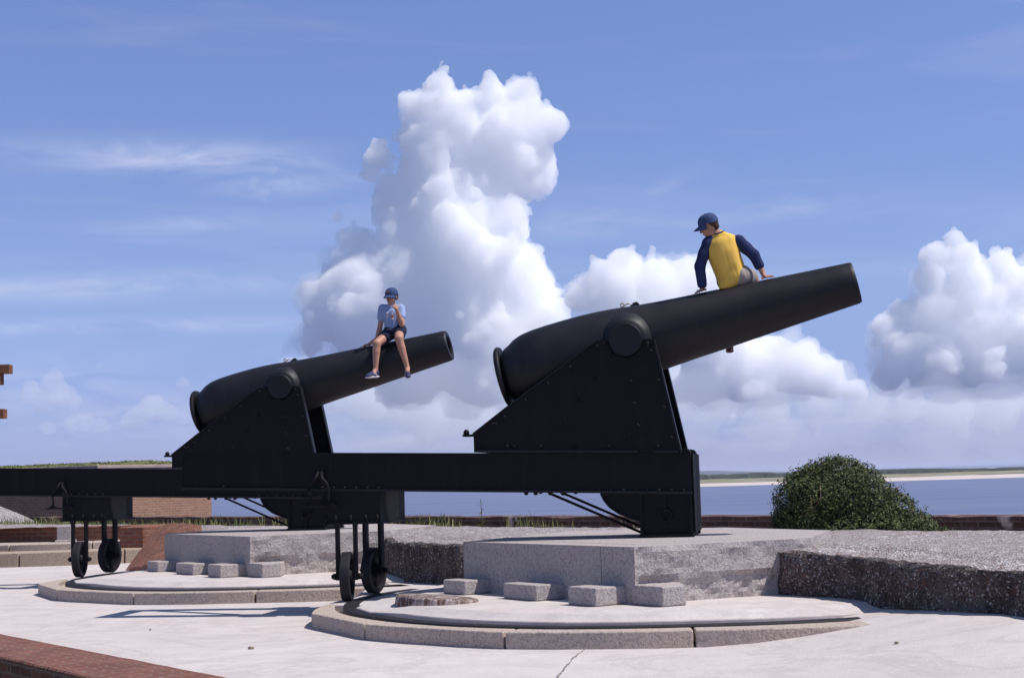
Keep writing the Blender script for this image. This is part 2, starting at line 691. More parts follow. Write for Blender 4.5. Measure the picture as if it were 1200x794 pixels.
# thin high cirrus in streaks, by direction
mp = nt.nodes.new('ShaderNodeMapping')
mp.inputs['Scale'].default_value = (2.6, 1.0, 19)
mp.inputs['Rotation'].default_value = (0, R(-3), 0)
nt.links.new(tc.outputs['Generated'], mp.inputs['Vector'])
cn = nt.nodes.new('ShaderNodeTexNoise')
cn.inputs['Scale'].default_value = 1.6
cn.inputs['Detail'].default_value = 7
cn.inputs['Roughness'].default_value = .55
cn.inputs['Distortion'].default_value = .35
nt.links.new(mp.outputs[0], cn.inputs['Vector'])
cr = nt.nodes.new('ShaderNodeValToRGB')
cr.color_ramp.elements[0].position = .53
cr.color_ramp.elements[0].color = (0, 0, 0, 1)
cr.color_ramp.elements[1].position = .86
cr.color_ramp.elements[1].color = (.42, .42, .42, 1)
nt.links.new(cn.outputs['Fac'], cr.inputs['Fac'])


def mth(op, a_, b_=None, c_=None):
    o_ = nt.nodes.new('ShaderNodeMath')
    o_.operation = op
    for i_, v_ in enumerate((a_, b_, c_)):
        if v_ is None:
            continue
        if isinstance(v_, (int, float)):
            o_.inputs[i_].default_value = v_
        else:
            nt.links.new(v_, o_.inputs[i_])
    return o_.outputs[0]


gx, gz = mth('DIVIDE', sx.outputs['X'], sx.outputs['Y']), mth('DIVIDE', sx.outputs['Z'], sx.outputs['Y'])
tot_ = None
for (px, py, wx, wy, tilt, amt) in ((200, 185, 190, 20, .10, .75), (330, 215, 90, 16, .05, .6), (110, 335, 230, 15, .03, .6), (150, 382, 240, 9, .04, .55), (900, 248, 130, 13, -.06, .45), (700, 258, 110, 22, .02, .4),
                                    (770, 222, 40, 10, -.35, .35), (1040, 230, 40, 8, 0, .3), (230, 262, 150, 12, .02, .35), (60, 455, 130, 40, 0, .5), (170, 490, 150, 30, 0, .6), (480, 500, 200, 36, 0, .7), (900, 492, 260, 30, 0, .75), (1130, 470, 130, 40, 0, .6), (690, 430, 90, 60, 0, .5)):
    d0 = ray(px, py)
    cx_, cz_ = d0.x / d0.y, d0.z / d0.y
    dx_ = mth('SUBTRACT', gx, cx_)
    dz_ = mth('SUBTRACT', mth('SUBTRACT', gz, cz_), mth('MULTIPLY', dx_, -(tilt) + .03))
    ex_ = mth('ADD', mth('POWER', mth('ABSOLUTE', mth('DIVIDE', dx_, wx / FPX)), 2), mth('POWER', mth('ABSOLUTE', mth('DIVIDE', dz_, wy / FPX)), 2))
    g_ = mth('MULTIPLY', mth('EXPONENT', mth('MULTIPLY', ex_, -1)), amt)
    tot_ = g_ if tot_ is None else mth('MAXIMUM', tot_, g_)
wn = nt.nodes.new('ShaderNodeTexNoise')
wn.inputs['Scale'].default_value = 5
wn.inputs['Detail'].default_value = 7
wn.inputs['Roughness'].default_value = .6
wn.inputs['Distortion'].default_value = .6
wm = nt.nodes.new('ShaderNodeMapping')
wm.inputs['Scale'].default_value = (2.6, 1, 9)
nt.links.new(tc.outputs['Generated'], wm.inputs['Vector'])
nt.links.new(wm.outputs[0], wn.inputs['Vector'])
mr = nt.nodes.new('ShaderNodeMapRange')
mr.inputs[1].default_value = .36
mr.inputs[2].default_value = .66
nt.links.new(wn.outputs['Fac'], mr.inputs[0])
streak = mth('MULTIPLY', mth('MULTIPLY', tot_, mr.outputs[0]), .62)
allc = mth('MAXIMUM', streak, mth('MULTIPLY', cr.outputs['Color'], .35))
cm = nt.nodes.new('ShaderNodeMix')
cm.data_type = 'RGBA'
cm.inputs[7].default_value = (8.2, 8.2, 9.6, 1)
nt.links.new(allc, cm.inputs[0])
nt.links.new(tint.outputs[2], cm.inputs[6])
nt.links.new(cm.outputs[2], bg.inputs['Color'])
bg.inputs['Strength'].default_value = SKY_STR
sl = bpy.data.lights.new('sun', 'SUN')
sl.energy = 3.6
sl.angle = R(.53)
sl.color = (1, .955, .89)
so = bpy.data.objects.new('sun', sl)
col.objects.link(so)
so.rotation_euler = SUN.to_track_quat('Z', 'Y').to_euler()
so.location = (20, 10, 40)
sc.view_settings.view_transform = 'Standard'
sc.view_settings.look = 'None'
sc.view_settings.exposure = .42
sc.view_settings.gamma = 1
sc.cycles.use_denoising = True
try:
    sc.cycles.denoiser = 'OPENIMAGEDENOISE'
except Exception:
    pass
sc.cycles.max_bounces = 80
sc.cycles.diffuse_bounces = 3
sc.cycles.glossy_bounces = 3
sc.cycles.volume_bounces = 80
sc.cycles.transparent_max_bounces = 16
sc.cycles.sample_clamp_indirect = 8

# ------------------------------------------------------------------ ground


def fbm(p, o=4):
    return noise.fractal(Vector(p), 1.0, 2.0, o)


def sstep(a, b, x):
    t_ = max(0, min(1, (x - a) / (b - a)))
    return t_ * t_ * (3 - 2 * t_)


def ground_z(x, y):
    return .2 * sstep(1.2, 3.4, x) * sstep(3, 9, y)


# terrace: the line of the brick coping is its near edge
CA, CB = Vector((-4.56, 13.76, 0)), Vector((-2.02, 10.32, 0))
cdir = (CB - CA).normalized()
cnor = Vector((-cdir.y, cdir.x, 0))      # away from the camera side
if cnor.y < 0:
    cnor = -cnor
vs, fs = [], []
NL, NW = 120, 110
for i in range(NL + 1):
    s_ = -30 + 60 * i / NL
    for j in range(NW + 1):
        d_ = 45 * (j / NW) ** 1.5
        p = CA + cdir * s_ + cnor * d_
        z = ground_z(p.x, p.y) + .006 * fbm((p.x * .5, p.y * .5, 0))
        vs.append((p.x, p.y, z))
for i in range(NL):
    for j in range(NW):
        a = i * (NW + 1) + j
        p = Vector(vs[a])
        if (p - Vector((-5.5, 30, 0))).dot(Vector((.75, .661, 0))) < -.2:
            fs.append((a, a + NW + 1, a + NW + 2, a + 1))
mb = MB()
mb.add(vs, fs, True)
tag(mb.build('terrace_ground', CONC), kind='structure')
mb = MB()
mb.add([(-80, -80, -.55), (54, -80, -.55), (54, -37.5, -.55), (-45.2, 75, -.55), (-80, 75, -.55)], [(0, 1, 2, 3, 4)])
tag(mb.build('lower_ground', BANK), kind='structure')
mb = MB()
W = 12000
mb.add([(-W, -200, -6), (W, -200, -6), (W, W, -6), (-W, W, -6)], [(0, 1, 2, 3)])
tag(mb.build('sea_water', WATER), kind='structure')

# crack / joint line in the terrace and small ripples of mortar
def crack(pts, w_):
    m = MB()
    rs = random.Random(8)
    P = []
    for a_, b_ in zip(pts, pts[1:]):
        for k in range(14):
            q = a_.lerp(b_, k / 14)
            P.append(q + Vector((rs.gauss(0, .004), rs.gauss(0, .006), 0)))
    vs, fs = [], []
    for i, q in enumerate(P):
        t_ = (P[min(i + 1, len(P) - 1)] - P[max(i - 1, 0)]).normalized()
        n_ = Vector((-t_.y, t_.x, 0)) * w_ * rs.uniform(.3, 1.1)
        z = ground_z(q.x, q.y) + .012
        vs += [(q.x - n_.x, q.y - n_.y, z), (q.x + n_.x, q.y + n_.y, z)]
    for i in range(len(P) - 1):
        fs.append((2 * i, 2 * i + 1, 2 * i + 3, 2 * i + 2))
    m.add(vs, fs)
    o = m.build('ground_crack', CRACK)
    o['kind'] = 'structure'


CRACK = NT('crack_dirt').done((.30, .265, .245), .95, None, .1)
crack([atz(691, 757, 0), atz(672, 772, 0), atz(655, 792, 0), atz(632, 830, 0)], .006)
# litter: a few pebbles and leaf scraps lying on the terrace
for k, (px, py, r_) in enumerate(((294, 760, .022), (1052, 775, .014), (1172, 741, .015), (176, 738, .010))):
    q = atz(px, py, 0)
    q.z = ground_z(q.x, q.y) + .008
    m = MB()
    rs_ = random.Random(k)
    ico = bmesh.new()
    bmesh.ops.create_icosphere(ico, subdivisions=2, radius=r_)
    m.add([Vector((v.co.x * 1.4, v.co.y, v.co.z * .6)) * (1 + .3 * fbm((v.co.x * 60 + k, v.co.y * 60, v.co.z * 60), 2)) for v in ico.verts], [[v.index for v in f.verts] for f in ico.faces], True)
    ico.free()
    o = m.build('pebble', PEB)
    o.location = q
    o.rotation_euler = (0, 0, rs_.uniform(0, 6))
    tag(o, 'small dark pebble lying loose on the pale concrete terrace', 'pebble', 'loose pebbles on the terrace')
# brick coping at lower left
mb = MB()
cw = .63
for (s0, s1, d0, d1, z0, z1) in ((-14, 4.6, -cw, 0, -.30, .022),):
    P0 = [CA + cdir * s0 + cnor * d0, CA + cdir * s1 + cnor * d0, CA + cdir * s1 + cnor * d1, CA + cdir * s0 + cnor * d1]
    n = 90
    vs, fs = [], []
    prof = [(d1 + .0, -.05), (d1, z1 - .01), (d1 - .012, z1), ((d0 + d1) / 2, z1 + .006), (d0 + .012, z1), (d0, z1 - .012), (d0 + .01, z0), (d0 + .03, -.56)]
    for i in range(n + 1):
        s_ = s0 + (s1 - s0) * i / n
        for (d_, z_) in prof:
            p = CA + cdir * s_ + cnor * (d_ + .006 * fbm((s_ * 4, d_ * 3, 1)))
            vs.append((p.x, p.y, z_ + .004 * fbm((s_ * 5, d_ * 9, 0))))
    k = len(prof)
    for i in range(n):
        for j in range(k - 1):
            a = i * k + j
            fs.append((a, a + k, a + k + 1, a + 1))
    mb.add(vs, fs, False)
o = mb.build('brick_coping_wall', BR_COP)
boxuv(o.data)
# lay the bricks along the wall
uvl = o.data.uv_layers.active
for p in o.data.polygons:
    for li in p.loop_indices:
        c_ = o.data.vertices[o.data.loops[li].vertex_index].co
        if abs(p.normal.z) > .7:
            uvl.data[li].uv = (-(c_ - CA).dot(cnor), (c_ - CA).dot(cdir))
tag(o, 'low red brick wall edge along the near rim of the concrete terrace', 'brick wall')

# ------------------------------------------------------------------ emplacements (kerb ring, slab, pedestal, step stones)
PIN = Vector((1.3936, 14.8089, 0))
SHIFT = Vector((-4.066, 5.475, 0))


def interp(tab, x):
    if x <= tab[0][0]:
        return tab[0][1]
    for (a0, b0), (a1, b1) in zip(tab, tab[1:]):
        if x <= a1:
            return b0 + (b1 - b0) * (x - a0) / (a1 - a0)
    return tab[-1][1]


RO = [(184, 3.21), (199.9, 3.41), (210, 3.42), (221.3, 3.51), (234, 3.52), (245.3, 3.63), (256.6, 3.59), (267.6, 3.56), (280, 3.66), (293, 3.78)]
RR = [(149, 3.02), (191.3, 3.11), (215, 3.22), (235, 3.34), (250.4, 3.39), (267.8, 3.34), (289.7, 3.39), (295, 3.4)]
ZR = .128


def pol(r_, deg, z=0, base=None):
    b_ = base or Vector((0, 0, 0))
    return Vector((b_.x + r_ * math.cos(R(deg)), b_.y + r_ * math.sin(R(deg)), z))


KERB_J = [184, 199.9, 221.3, 245.3, 267.6, 294]


def kerb_ring(base, label, mat=KERB, z_bot=-.05, dz=0, joints=KERB_J, rail=True):
    root = empty('kerb_ring', base)
    tag(root, label, 'stone kerb', 'curved granite kerbs round the gun pedestals')
    for a0, a1 in zip(joints, joints[1:]):
        m = MB()
        n = max(3, int((a1 - a0) / 2))
        vs, fs = [], []
        g = .14
        for i in range(n + 1):
            th = a0 + (g if i == 0 else 0) - (g if i == n else 0) + (a1 - a0) * i / n
            ro, ri = interp(RO, th), interp(RR, th) + .02
            if th >= 199 and th <= 221:   # straight chord of the corner stone
                q0, q1 = pol(interp(RO, 199.9), 199.9), pol(interp(RO, 221.3), 221.3)
                dd = pol(1, th)
                nn = Vector((q1.y - q0.y, q0.x - q1.x, 0))
                ro = q0.dot(nn) / dd.dot(nn)
            for (r_, z_) in ((ro, z_bot), (ro, ZR + dz), (ri, ZR + dz), (ri, .06 + dz), (ri - .42, .06 + dz), (ri - .42, z_bot)):
                vs.append(pol(r_, th, z_))
        for i in range(n):
            for j in range(6):
                a, b_ = i * 6 + j, i * 6 + (j + 1) % 6
                fs.append((a, b_, b_ + 6, a + 6))
        fs.append(tuple(range(6)))
        fs.append(tuple(n * 6 + j for j in range(5, -1, -1)))
        m.add(vs, fs)
        o = m.build('kerb_stone', mat, root, bevel=.012)
    if rail:
        m = MB()
        vs, fs = [], []
        n = 90
        for i in range(n + 1):
            th = 149 + (292 - 149) * i / n
            r1 = interp(RR, th) - .06
            for (r_, z_) in ((r1, .05), (r1, ZR + .004 + dz), (r1 - .15, ZR + .004 + dz), (r1 - .15, .05)):
                vs.append(pol(r_, th, z_))
        for i in range(n):
            for j in range(4):
                a, b_ = i * 4 + j, i * 4 + (j + 1) % 4
                fs.append((a, b_, b_ + 4, a + 4))
        m.add(vs, fs)
        m.build('iron_rail', WORN_LIT, root, bevel=.01)
    return root


kerb_ring(PIN, 'curved granite kerb ring with iron rail round the nearer cannon')
kerb_ring(PIN + SHIFT, 'curved granite kerb ring with iron rail round the farther cannon')


def slab(base, extra, label):
    """raised concrete floor inside the rail"""
    pts = [pol(3.02, 208), pol(2.98, 197)] + extra
    ring = [pol(interp(RR, th) - .33, th) for th in range(216, 292, 2)]
    poly = [(p.x, p.y) for p in [pts[1], pts[0]] + ring] + [(p.x, p.y) for p in extra]
    m = MB()
    n = len(poly)
    cx_, cy_ = sum(p[0] for p in poly) / n, sum(p[1] for p in poly) / n
    vs = []
    for (f_, z_) in ((1, -.05), (1, .138), (.994, .146), (.9, .168), (.8, .196)):
        vs += [(cx_ + (p[0] - cx_) * f_, cy_ + (p[1] - cy_) * f_, z_) for p in poly]
    fs = [(j * n + i, j * n + (i + 1) % n, (j + 1) * n + (i + 1) % n, (j + 1) * n + i) for j in range(4) for i in range(n)]
    fs.append(tuple(range(4 * n, 5 * n)))
    m.add(vs, fs)
    o = m.build('gun_platform', CONC)
    o.location = base
    o['kind'] = 'structure'
    return o


slab(PIN, [Vector((2.6, -2.2, 0)), Vector((2.6, 2, 0)), Vector((-1.9, 2.6, 0)), Vector((-2.6, .8, 0))], '')
slab(PIN + SHIFT, [Vector((2.2, -2.6, 0)), Vector((2.8, 0, 0)), Vector((2.6, 2, 0)), Vector((-1.9, 2.6, 0)), Vector((-2.6, .8, 0))], '')
# apron behind the nearer kerb where the rail runs out
m = MB()
poly = [(-1.83, 14.55), (-1.62, 15.6), (-1.62, 18.6), (-.3, 18), (-.3, 14.8), (-1.22, 14.4), (-1.5, 14.42)]
m.prism(poly, -.05, ZR, 'z')
o = m.build('apron_ground', CONC, bevel=.01)
o['kind'] = 'structure'

PED = [(-.52, 14.8), (-.25, 14.45), (.94, 12.72), (2.52, 13.45), (3.0, 15.0), (2.2, 16.6), (.6, 16.9)]


def pedestal(base, label):
    root = empty('granite_pedestal', base)
    tag(root, label, 'stone pedestal', 'granite pedestals under the cannons')
    loc = [Vector((x - PIN.x, y - PIN.y, 0)) for x, y in PED]
    n = len(loc)
    cen = sum(loc, Vector()) / n
    splits = {0: [0, 1], 1: [0, .79, 1], 2: [0, 1], 3: [0, 1], 4: [0, 1], 5: [0, 1], 6: [0, 1]}
    # outer facing stones (one mesh each) round a core
    for i in range(n):
        a_, b_ = loc[i], loc[(i + 1) % n]
        ss = splits[i]
        for t0, t1 in zip(ss, ss[1:]):
            p0, p1 = a_.lerp(b_, t0), a_.lerp(b_, t1)
            d = (p1 - p0).normalized()
            g0 = .003 if t0 > 0 else .0015
            g1 = .003 if t1 < 1 else .0015
            p0, p1 = p0 + d * g0, p1 - d * g1
            q0, q1 = p0.lerp(cen, .22), p1.lerp(cen, .22)
            # subdivided roughened front face
            m = MB()
            nx, nz = max(4, int((p1 - p0).length / .045)), 11
            vs, fs = [], []
            nrm = Vector((d.y, -d.x, 0))
            if nrm.dot(p0 - cen) < 0:
                nrm = -nrm
            for k in range(nx + 1):
                for j in range(nz + 1):
                    p = p0.lerp(p1, k / nx)
                    z = .15 + .51 * j / nz
                    edge = min(1, min(k, nx - k) / 1.0) * min(1, (nz - j) / 1.0)
                    dis = edge * (.012 * fbm((p.x * 5 + base.x, p.y * 5, z * 6), 5))
                    if i == 2:      # rough-hewn, spalled lower half
                        dis *= 1.6
                        sp = sstep(.43, .37, z + .05 * fbm((p.x * 2.5, p.y * 2.5, 7)))
                        dis -= edge * sp * (.025 + .035 * abs(fbm((p.x * 6, p.y * 6, z * 9), 5)))
                    q = p + nrm * dis
                    vs.append((q.x, q.y, z))
            for k in range(nx):
                for j in range(nz):
                    a = k * (nz + 1) + j
                    fs.append((a, a + nz + 1, a + nz + 2, a + 1))
            o0 = len(vs)
            for q in (q0, q1):
                vs += [(q.x, q.y, .15), (q.x, q.y, .66)]
            tl, tr = nz, nx * (nz + 1) + nz
            fs.append([k * (nz + 1) + nz for k in range(nx + 1)] + [o0 + 3, o0 + 1])
            fs.append([j for j in range(nz, -1, -1)] + [o0, o0 + 1])
            fs.append([nx * (nz + 1) + j for j in range(nz + 1)] + [o0 + 3, o0 + 2])
            fs.append([k * (nz + 1) for k in range(nx, -1, -1)] + [o0, o0 + 2])
            fs.append([o0, o0 + 1, o0 + 3, o0 + 2])
            m.add(vs, fs)
            m.build('facing_stone', GRAN, root)
    m = MB()
    core = [p.lerp(cen, .215) for p in loc]
    m.prism([(p.x, p.y) for p in core], .15, .662, 'z')
    m.build('top_slab', GRAN, root)
    return root


pedestal(PIN, 'grey granite pedestal block under the nearer cannon carriage with a spalled rough face')
pedestal(PIN + SHIFT, 'grey granite pedestal block under the farther cannon next to the red brick ramp')

FD = Vector((1.19, -1.73, 0)).normalized()      # along the shaded pedestal face
FN = Vector((-FD.y, FD.x, 0))                   # towards the pedestal
if FN.x < 0:
    FN = -FN
# near lower corner, length along the face, height
STEPS = [((-.50, 14.30), .36, .13), ((.14, 13.36), .52, .135), ((.61, 12.62), .36, .15), ((1.13, 12.41), .40, .16)]


def step_stone(x, y, ln, h, label, seed, corner):
    m = MB()
    p = Vector((x, y, 0))
    rs = random.Random(seed)
    vs, fs = [], []
    n = 6
    c0 = [p - FD * ln, p, p + FN * (.42), p - FD * ln + FN * (.42)]
    if corner:
        c0 = [p - FD * ln, p, p + Vector((.20, .12, 0)), p + Vector((.18, .56, 0)), p - FD * ln + FN * .3]
    m.prism([(q.x - x, q.y - y) for q in c0], 0, h, 'z')
    o = m.build('step_stone', GRAN, bevel=.014)
    o.location = (x, y, .197)
    o.rotation_euler = (0, 0, R(rs.uniform(-2, 2)))
    return tag(o, label, 'granite block', 'small granite blocks at the foot of the pedestals')


names = ['leftmost', 'second from left', 'third from left', 'rightmost']
for k, ((x, y), ln, h) in enumerate(STEPS):
    step_stone(x, y, ln, h, 'small granite block, %s of four at the nearer pedestal' % names[k], k, k == 3)
    step_stone(x + SHIFT.x, y + SHIFT.y, ln, h, 'small granite block, %s of four at the farther pedestal' % names[k], k + 9, k == 3)

# low round of limewashed brick on the platform beside the wheels
m = MB()
c0 = Vector((-.52, 14.0, 0))
vs, fs = [], []
n = 48
for i in range(n):
    th = i * 2 * math.pi / n
    d = Vector((math.cos(th), math.sin(th), 0))
    rr = .47 + .012 * fbm((d.x * 3, d.y * 3, 5))
    for (r_, z_) in ((rr + .01, 0), (rr, .085), (rr - .02, .1), (.25, .104), (0.02, .104)):
        vs.append(d * r_ * 1.0 + Vector((0, 0, z_)))
for i in range(n):
    for j in range(4):
        a, b_ = i * 5 + j, ((i + 1) % n) * 5 + j
        fs.append((a, b_, b_ + 1, a + 1))
fs.append(tuple(i * 5 + 4 for i in range(n)))
m.add(vs, fs)
o = m.build('brick_round', BR_DISC)
o.location = (-.72, 13.55, .148)
o.scale = (.76, .70, 1.0)
o.rotation_euler = (R(-1), R(5), 0)
tag(o, 'low round of mottled limewashed brick on the platform between wheel and pedestal', 'brick ring')

# ------------------------------------------------------------------ tabby walls and shell ground


def rough_wall(name, pts, z0, ztop, label, cat, inward=.55, amp=.05, seed=0):
    """pts = plan polyline (left to right seen from the front); ztop = list of heights per point."""
    m = MB()
    P = [Vector((x, y, 0)) for x, y in pts]
    L = [0]
    for a_, b_ in zip(P, P[1:]):
        L.append(L[-1] + (b_ - a_).length)
    n = int(L[-1] / .035)
    rows = [(0, 0, .04), (0, .12, .02), (0, .25, .0), (0, .4, .0), (0, .55, .0), (0, .7, .0), (0, .82, .0), (0, .92, -.005), (.02, .985, 0), (.05, 1.0, 0), (.1, 1.0, 0), (.17, 1.01, 0), (.26, 1.02, 0), (.38, 1.03, 0), (inward, 1.0, 0), (inward + .05, .85, 0)]
    vs, fs = [], []
    for i in range(n + 1):
        s_ = L[-1] * i / n
        k = max(j for j in range(len(L)) if L[j] <= s_ + 1e-6)
        k = min(k, len(P) - 2)
        t_ = (s_ - L[k]) / (L[k + 1] - L[k])
        p = P[k].lerp(P[k + 1], t_)
        zt = ztop[k] + (ztop[k + 1] - ztop[k]) * t_
        d = (P[min(k + 1, len(P) - 1)] - P[k]).normalized()
        if t_ > .5 and k + 2 < len(P):
            d = d.lerp((P[k + 2] - P[k + 1]).normalized(), t_ - .5).normalized()
        elif t_ < .5 and k > 0:
            d = d.lerp((P[k] - P[k - 1]).normalized(), .5 - t_).normalized()
        nin = Vector((-d.y, d.x, 0))        # to the left of travel = inward
        for (inn, f_, outw) in rows:
            z = z0 + (zt - z0) * f_
            q = Vector((p.x, p.y, z)) + nin * (inn - outw)
            nz = fbm((q.x * 3.2 + seed, q.y * 3.2, q.z * 4), 5)
            nz2 = fbm((q.x * 11, q.y * 11 + seed, q.z * 13), 4)
            if inn < .04:
                q += nin * (amp * nz + .022 * nz2)
                q.z += .012 * nz2 * f_
            else:
                q.z += .018 * nz + .014 * nz2
            vs.append(q)
    k = len(rows)
    for i in range(n):
        for j in range(k - 1):
            a = i * k + j
            fs.append((a, a + k, a + k + 1, a + 1))
    m.add(vs, fs, False)
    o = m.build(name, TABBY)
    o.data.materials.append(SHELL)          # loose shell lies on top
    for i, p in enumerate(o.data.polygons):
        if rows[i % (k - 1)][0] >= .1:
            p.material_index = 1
    return tag(o, label, cat)


# front lines run so that "left of travel" points away from the camera
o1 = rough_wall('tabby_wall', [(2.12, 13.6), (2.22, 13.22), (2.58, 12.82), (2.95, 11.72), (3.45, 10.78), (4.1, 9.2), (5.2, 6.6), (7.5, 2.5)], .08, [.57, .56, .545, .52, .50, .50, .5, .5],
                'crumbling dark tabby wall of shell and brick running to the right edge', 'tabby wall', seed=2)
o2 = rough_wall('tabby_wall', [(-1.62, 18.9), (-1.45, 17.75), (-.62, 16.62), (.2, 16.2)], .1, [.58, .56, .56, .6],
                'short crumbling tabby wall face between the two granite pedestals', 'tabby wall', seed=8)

# shell ground on top: heights by distance from the parapet line
QA, QB = Vector((-5.5, 30, 0)), Vector((5.7, 17.3, 0))
qd = (QB - QA).normalized()
qn = Vector((-qd.y, qd.x, 0))
if qn.y < 0:
    qn = -qn                                  # towards the sea


def shell_z(x, y):
    d = -(Vector((x, y, 0)) - QA).dot(qn)     # distance inland from the parapet face
    z = .60 - .26 * sstep(2.2, .6, d)
    if x > 2.3:
        z -= .05 * sstep(14.2, 11.5, y)
    q, de = Vector((x, y, 0)), 9
    for (x0, y0), (x1, y1) in zip(FRONT[1:], FRONT[2:]):
        a_, e_ = Vector((x0, y0, 0)), Vector((x1 - x0, y1 - y0, 0))
        t_ = max(0, min(1, (q - a_).dot(e_) / e_.length_squared))
        de = min(de, (q - a_ - e_ * t_).length)
    z -= .14 * sstep(.6, 0, de)
    return z + .02 * fbm((x * .8, y * .8, 3)) + .012 * fbm((x * 5, y * 5, 1))


FRONT = [(-30, 28.4), (-6.7, 28.4), (-5.4, 25.2), (-4.2, 20.9), (-3.4, 20.4), (-2.2, 19.6), (-1.45, 18.8), (-1.32, 17.85), (-.52, 16.75), (.3, 16.4), (.5, 15.6), (2.0, 14.9),
         (2.20, 13.9), (2.32, 13.32), (2.70, 12.90), (3.09, 11.77), (3.59, 10.83), (4.25, 9.25), (5.35, 6.65), (7.65, 2.55), (9, 0)]


def inside_front(x, y):
    """True when (x, y) lies on the seaward side of the front line"""
    for (x0, y0), (x1, y1) in zip(FRONT, FRONT[1:]):
        if min(x0, x1) <= x <= max(x0, x1) and abs(x1 - x0) > 1e-6:
            if y > y0 + (y1 - y0) * (x - x0) / (x1 - x0):
                return True
    return x > 9


vs, fs, idx = [], [], {}
m = MB()
st = .09
x = -11.0
cells = []
gx0, gx1 = -14.0, 9.5


def vid(i, j):
    if (i, j) not in idx:
        xx, yy = gx0 + i * st, j * st
        idx[(i, j)] = len(vs)
        vs.append((xx, yy, shell_z(xx, yy)))
    return idx[(i, j)]


for i in range(int((gx1 - gx0) / st)):
    xx = gx0 + (i + .5) * st
    ymax = QA.y + (xx - QA.x) * (QB.y - QA.y) / (QB.x - QA.x) + .3
    j0 = int(2 / st)
    for j in range(j0, int(ymax / st)):
        yy = (j + .5) * st
        if inside_front(xx, yy):
            fs.append((vid(i, j), vid(i + 1, j), vid(i + 1, j + 1), vid(i, j + 1)))
m.add(vs, fs, True)
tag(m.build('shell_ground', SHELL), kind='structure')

# ------------------------------------------------------------------ sea parapet
ps, pe = QA - qd * 9, QB + qd * 26
m = MB()
L_ = (pe - ps).length
M_ = Matrix.Translation(ps) @ Matrix.Rotation(math.atan2(qd.y, qd.x), 4, 'Z')
n = 220
vs, fs = [], []
rr = random.Random(3)
for i in range(n + 1):
    s_ = L_ * i / n
    j1 = .012 * fbm((s_ * 1.5, 0, 0))
    j2 = .018 * fbm((s_ * 2.5, 4, 0)) + (rr.uniform(-.03, 0) if rr.random() < .12 else 0)
    for (d, z) in ((0, -.3), (0, .585), (-.03, .59), (-.03, .66 + j2), (.5, .66 + j1), (.5, -6.6), (0, -6.6)):
        vs.append(M_ @ Vector((s_, d, z)))
for i in range(n):
    for j in range(7):
        a, b_ = i * 7 + j, i * 7 + (j + 1) % 7
        fs.append((a, b_, b_ + 7, a + 7))
m.add(vs, fs)
tag(m.build('parapet_wall', BR_PAR, uv=True), 'long low dark brick parapet wall between the shell ground and the sea', 'brick wall')

# ------------------------------------------------------------------ grass along the parapet and left


def blades(name, spots, h0, h1, wd, label=None, mat=GRASS):
    m = MB()
    vs, fs = [], []
    rs = random.Random(11)
    for p in spots:
        h = rs.uniform(h0, h1)
        a = rs.uniform(0, 6.28)
        d = Vector((math.cos(a), math.sin(a), 0)) * wd
        ln = Vector((rs.uniform(-.5, .5), rs.uniform(-.5, .5), 0)) * h
        o = len(vs)
        vs += [p - d, p + d, p + d * .6 + ln * .4 + Vector((0, 0, h * .6)), p - d * .6 + ln * .4 + Vector((0, 0, h * .6)), p + ln + Vector((0, 0, h))]
        fs += [(o, o + 1, o + 2, o + 3), (o + 3, o + 2, o + 4)]
    m.add(vs, fs)
    o = m.build(name, mat)
    o['kind'] = 'stuff'
    return tag(o, label, 'grass')


rs = random.Random(5)
spots = []
for k in range(15000):
    s_ = rs.uniform(-9, 24)
    d = rs.uniform(.05, 2.1)
    p = QA + qd * s_ - qn * d
    den = fbm((p.x * .7, p.y * .7, 9)) + .25 - max(0, (p.x + 1.0)) * .22
    if rs.random() < den + .15 and p.x < 3.2:
        spots.append(Vector((p.x, p.y, shell_z(p.x, p.y) - .01)))
blades('grass', spots, .05, .24, .008, 'strip of green weeds and grass along the foot of the dark brick parapet')

# upright weeds sticking above the parapet line


def weed(px, py, Y, h, label, seed):
    p = at(px, py, Y)
    p.z = shell_z(p.x, p.y) - .01
    root = empty('weed_plant', p)
    tag(root, label, 'weed', 'tall weeds by the parapet')
    rs = random.Random(seed)
    m = MB()
    m.tube([(0, 0, 0), (.01, 0, h * .5), (.0, .01, h)], [.008, .006, .003], 5)
    m.build('stem', LEAF, root)
    m = MB()
    for k in range(26):
        z = h * (.15 + .85 * k / 26)
        a = rs.uniform(0, 6.28)
        l = .09 * (1.1 - k / 30)
        d = Vector((math.cos(a), math.sin(a), .5)) * l
        s_ = Vector((-math.sin(a), math.cos(a), 0)) * .018
        b_ = Vector((0, 0, z))
        m.add([b_, b_ + d * .5 + s_, b_ + d, b_ + d * .5 - s_], [(0, 1, 2, 3)])
    m.build('foliage', GRASS, root)


weed(564, 610, 23.3, .62, 'tallest spindly weed against the blue water below the long black rail', 1)
weed(521, 610, 24.2, .42, 'shorter bushy weed left of the tallest spindly one by the parapet', 2)

# ------------------------------------------------------------------ bush on the shell ground


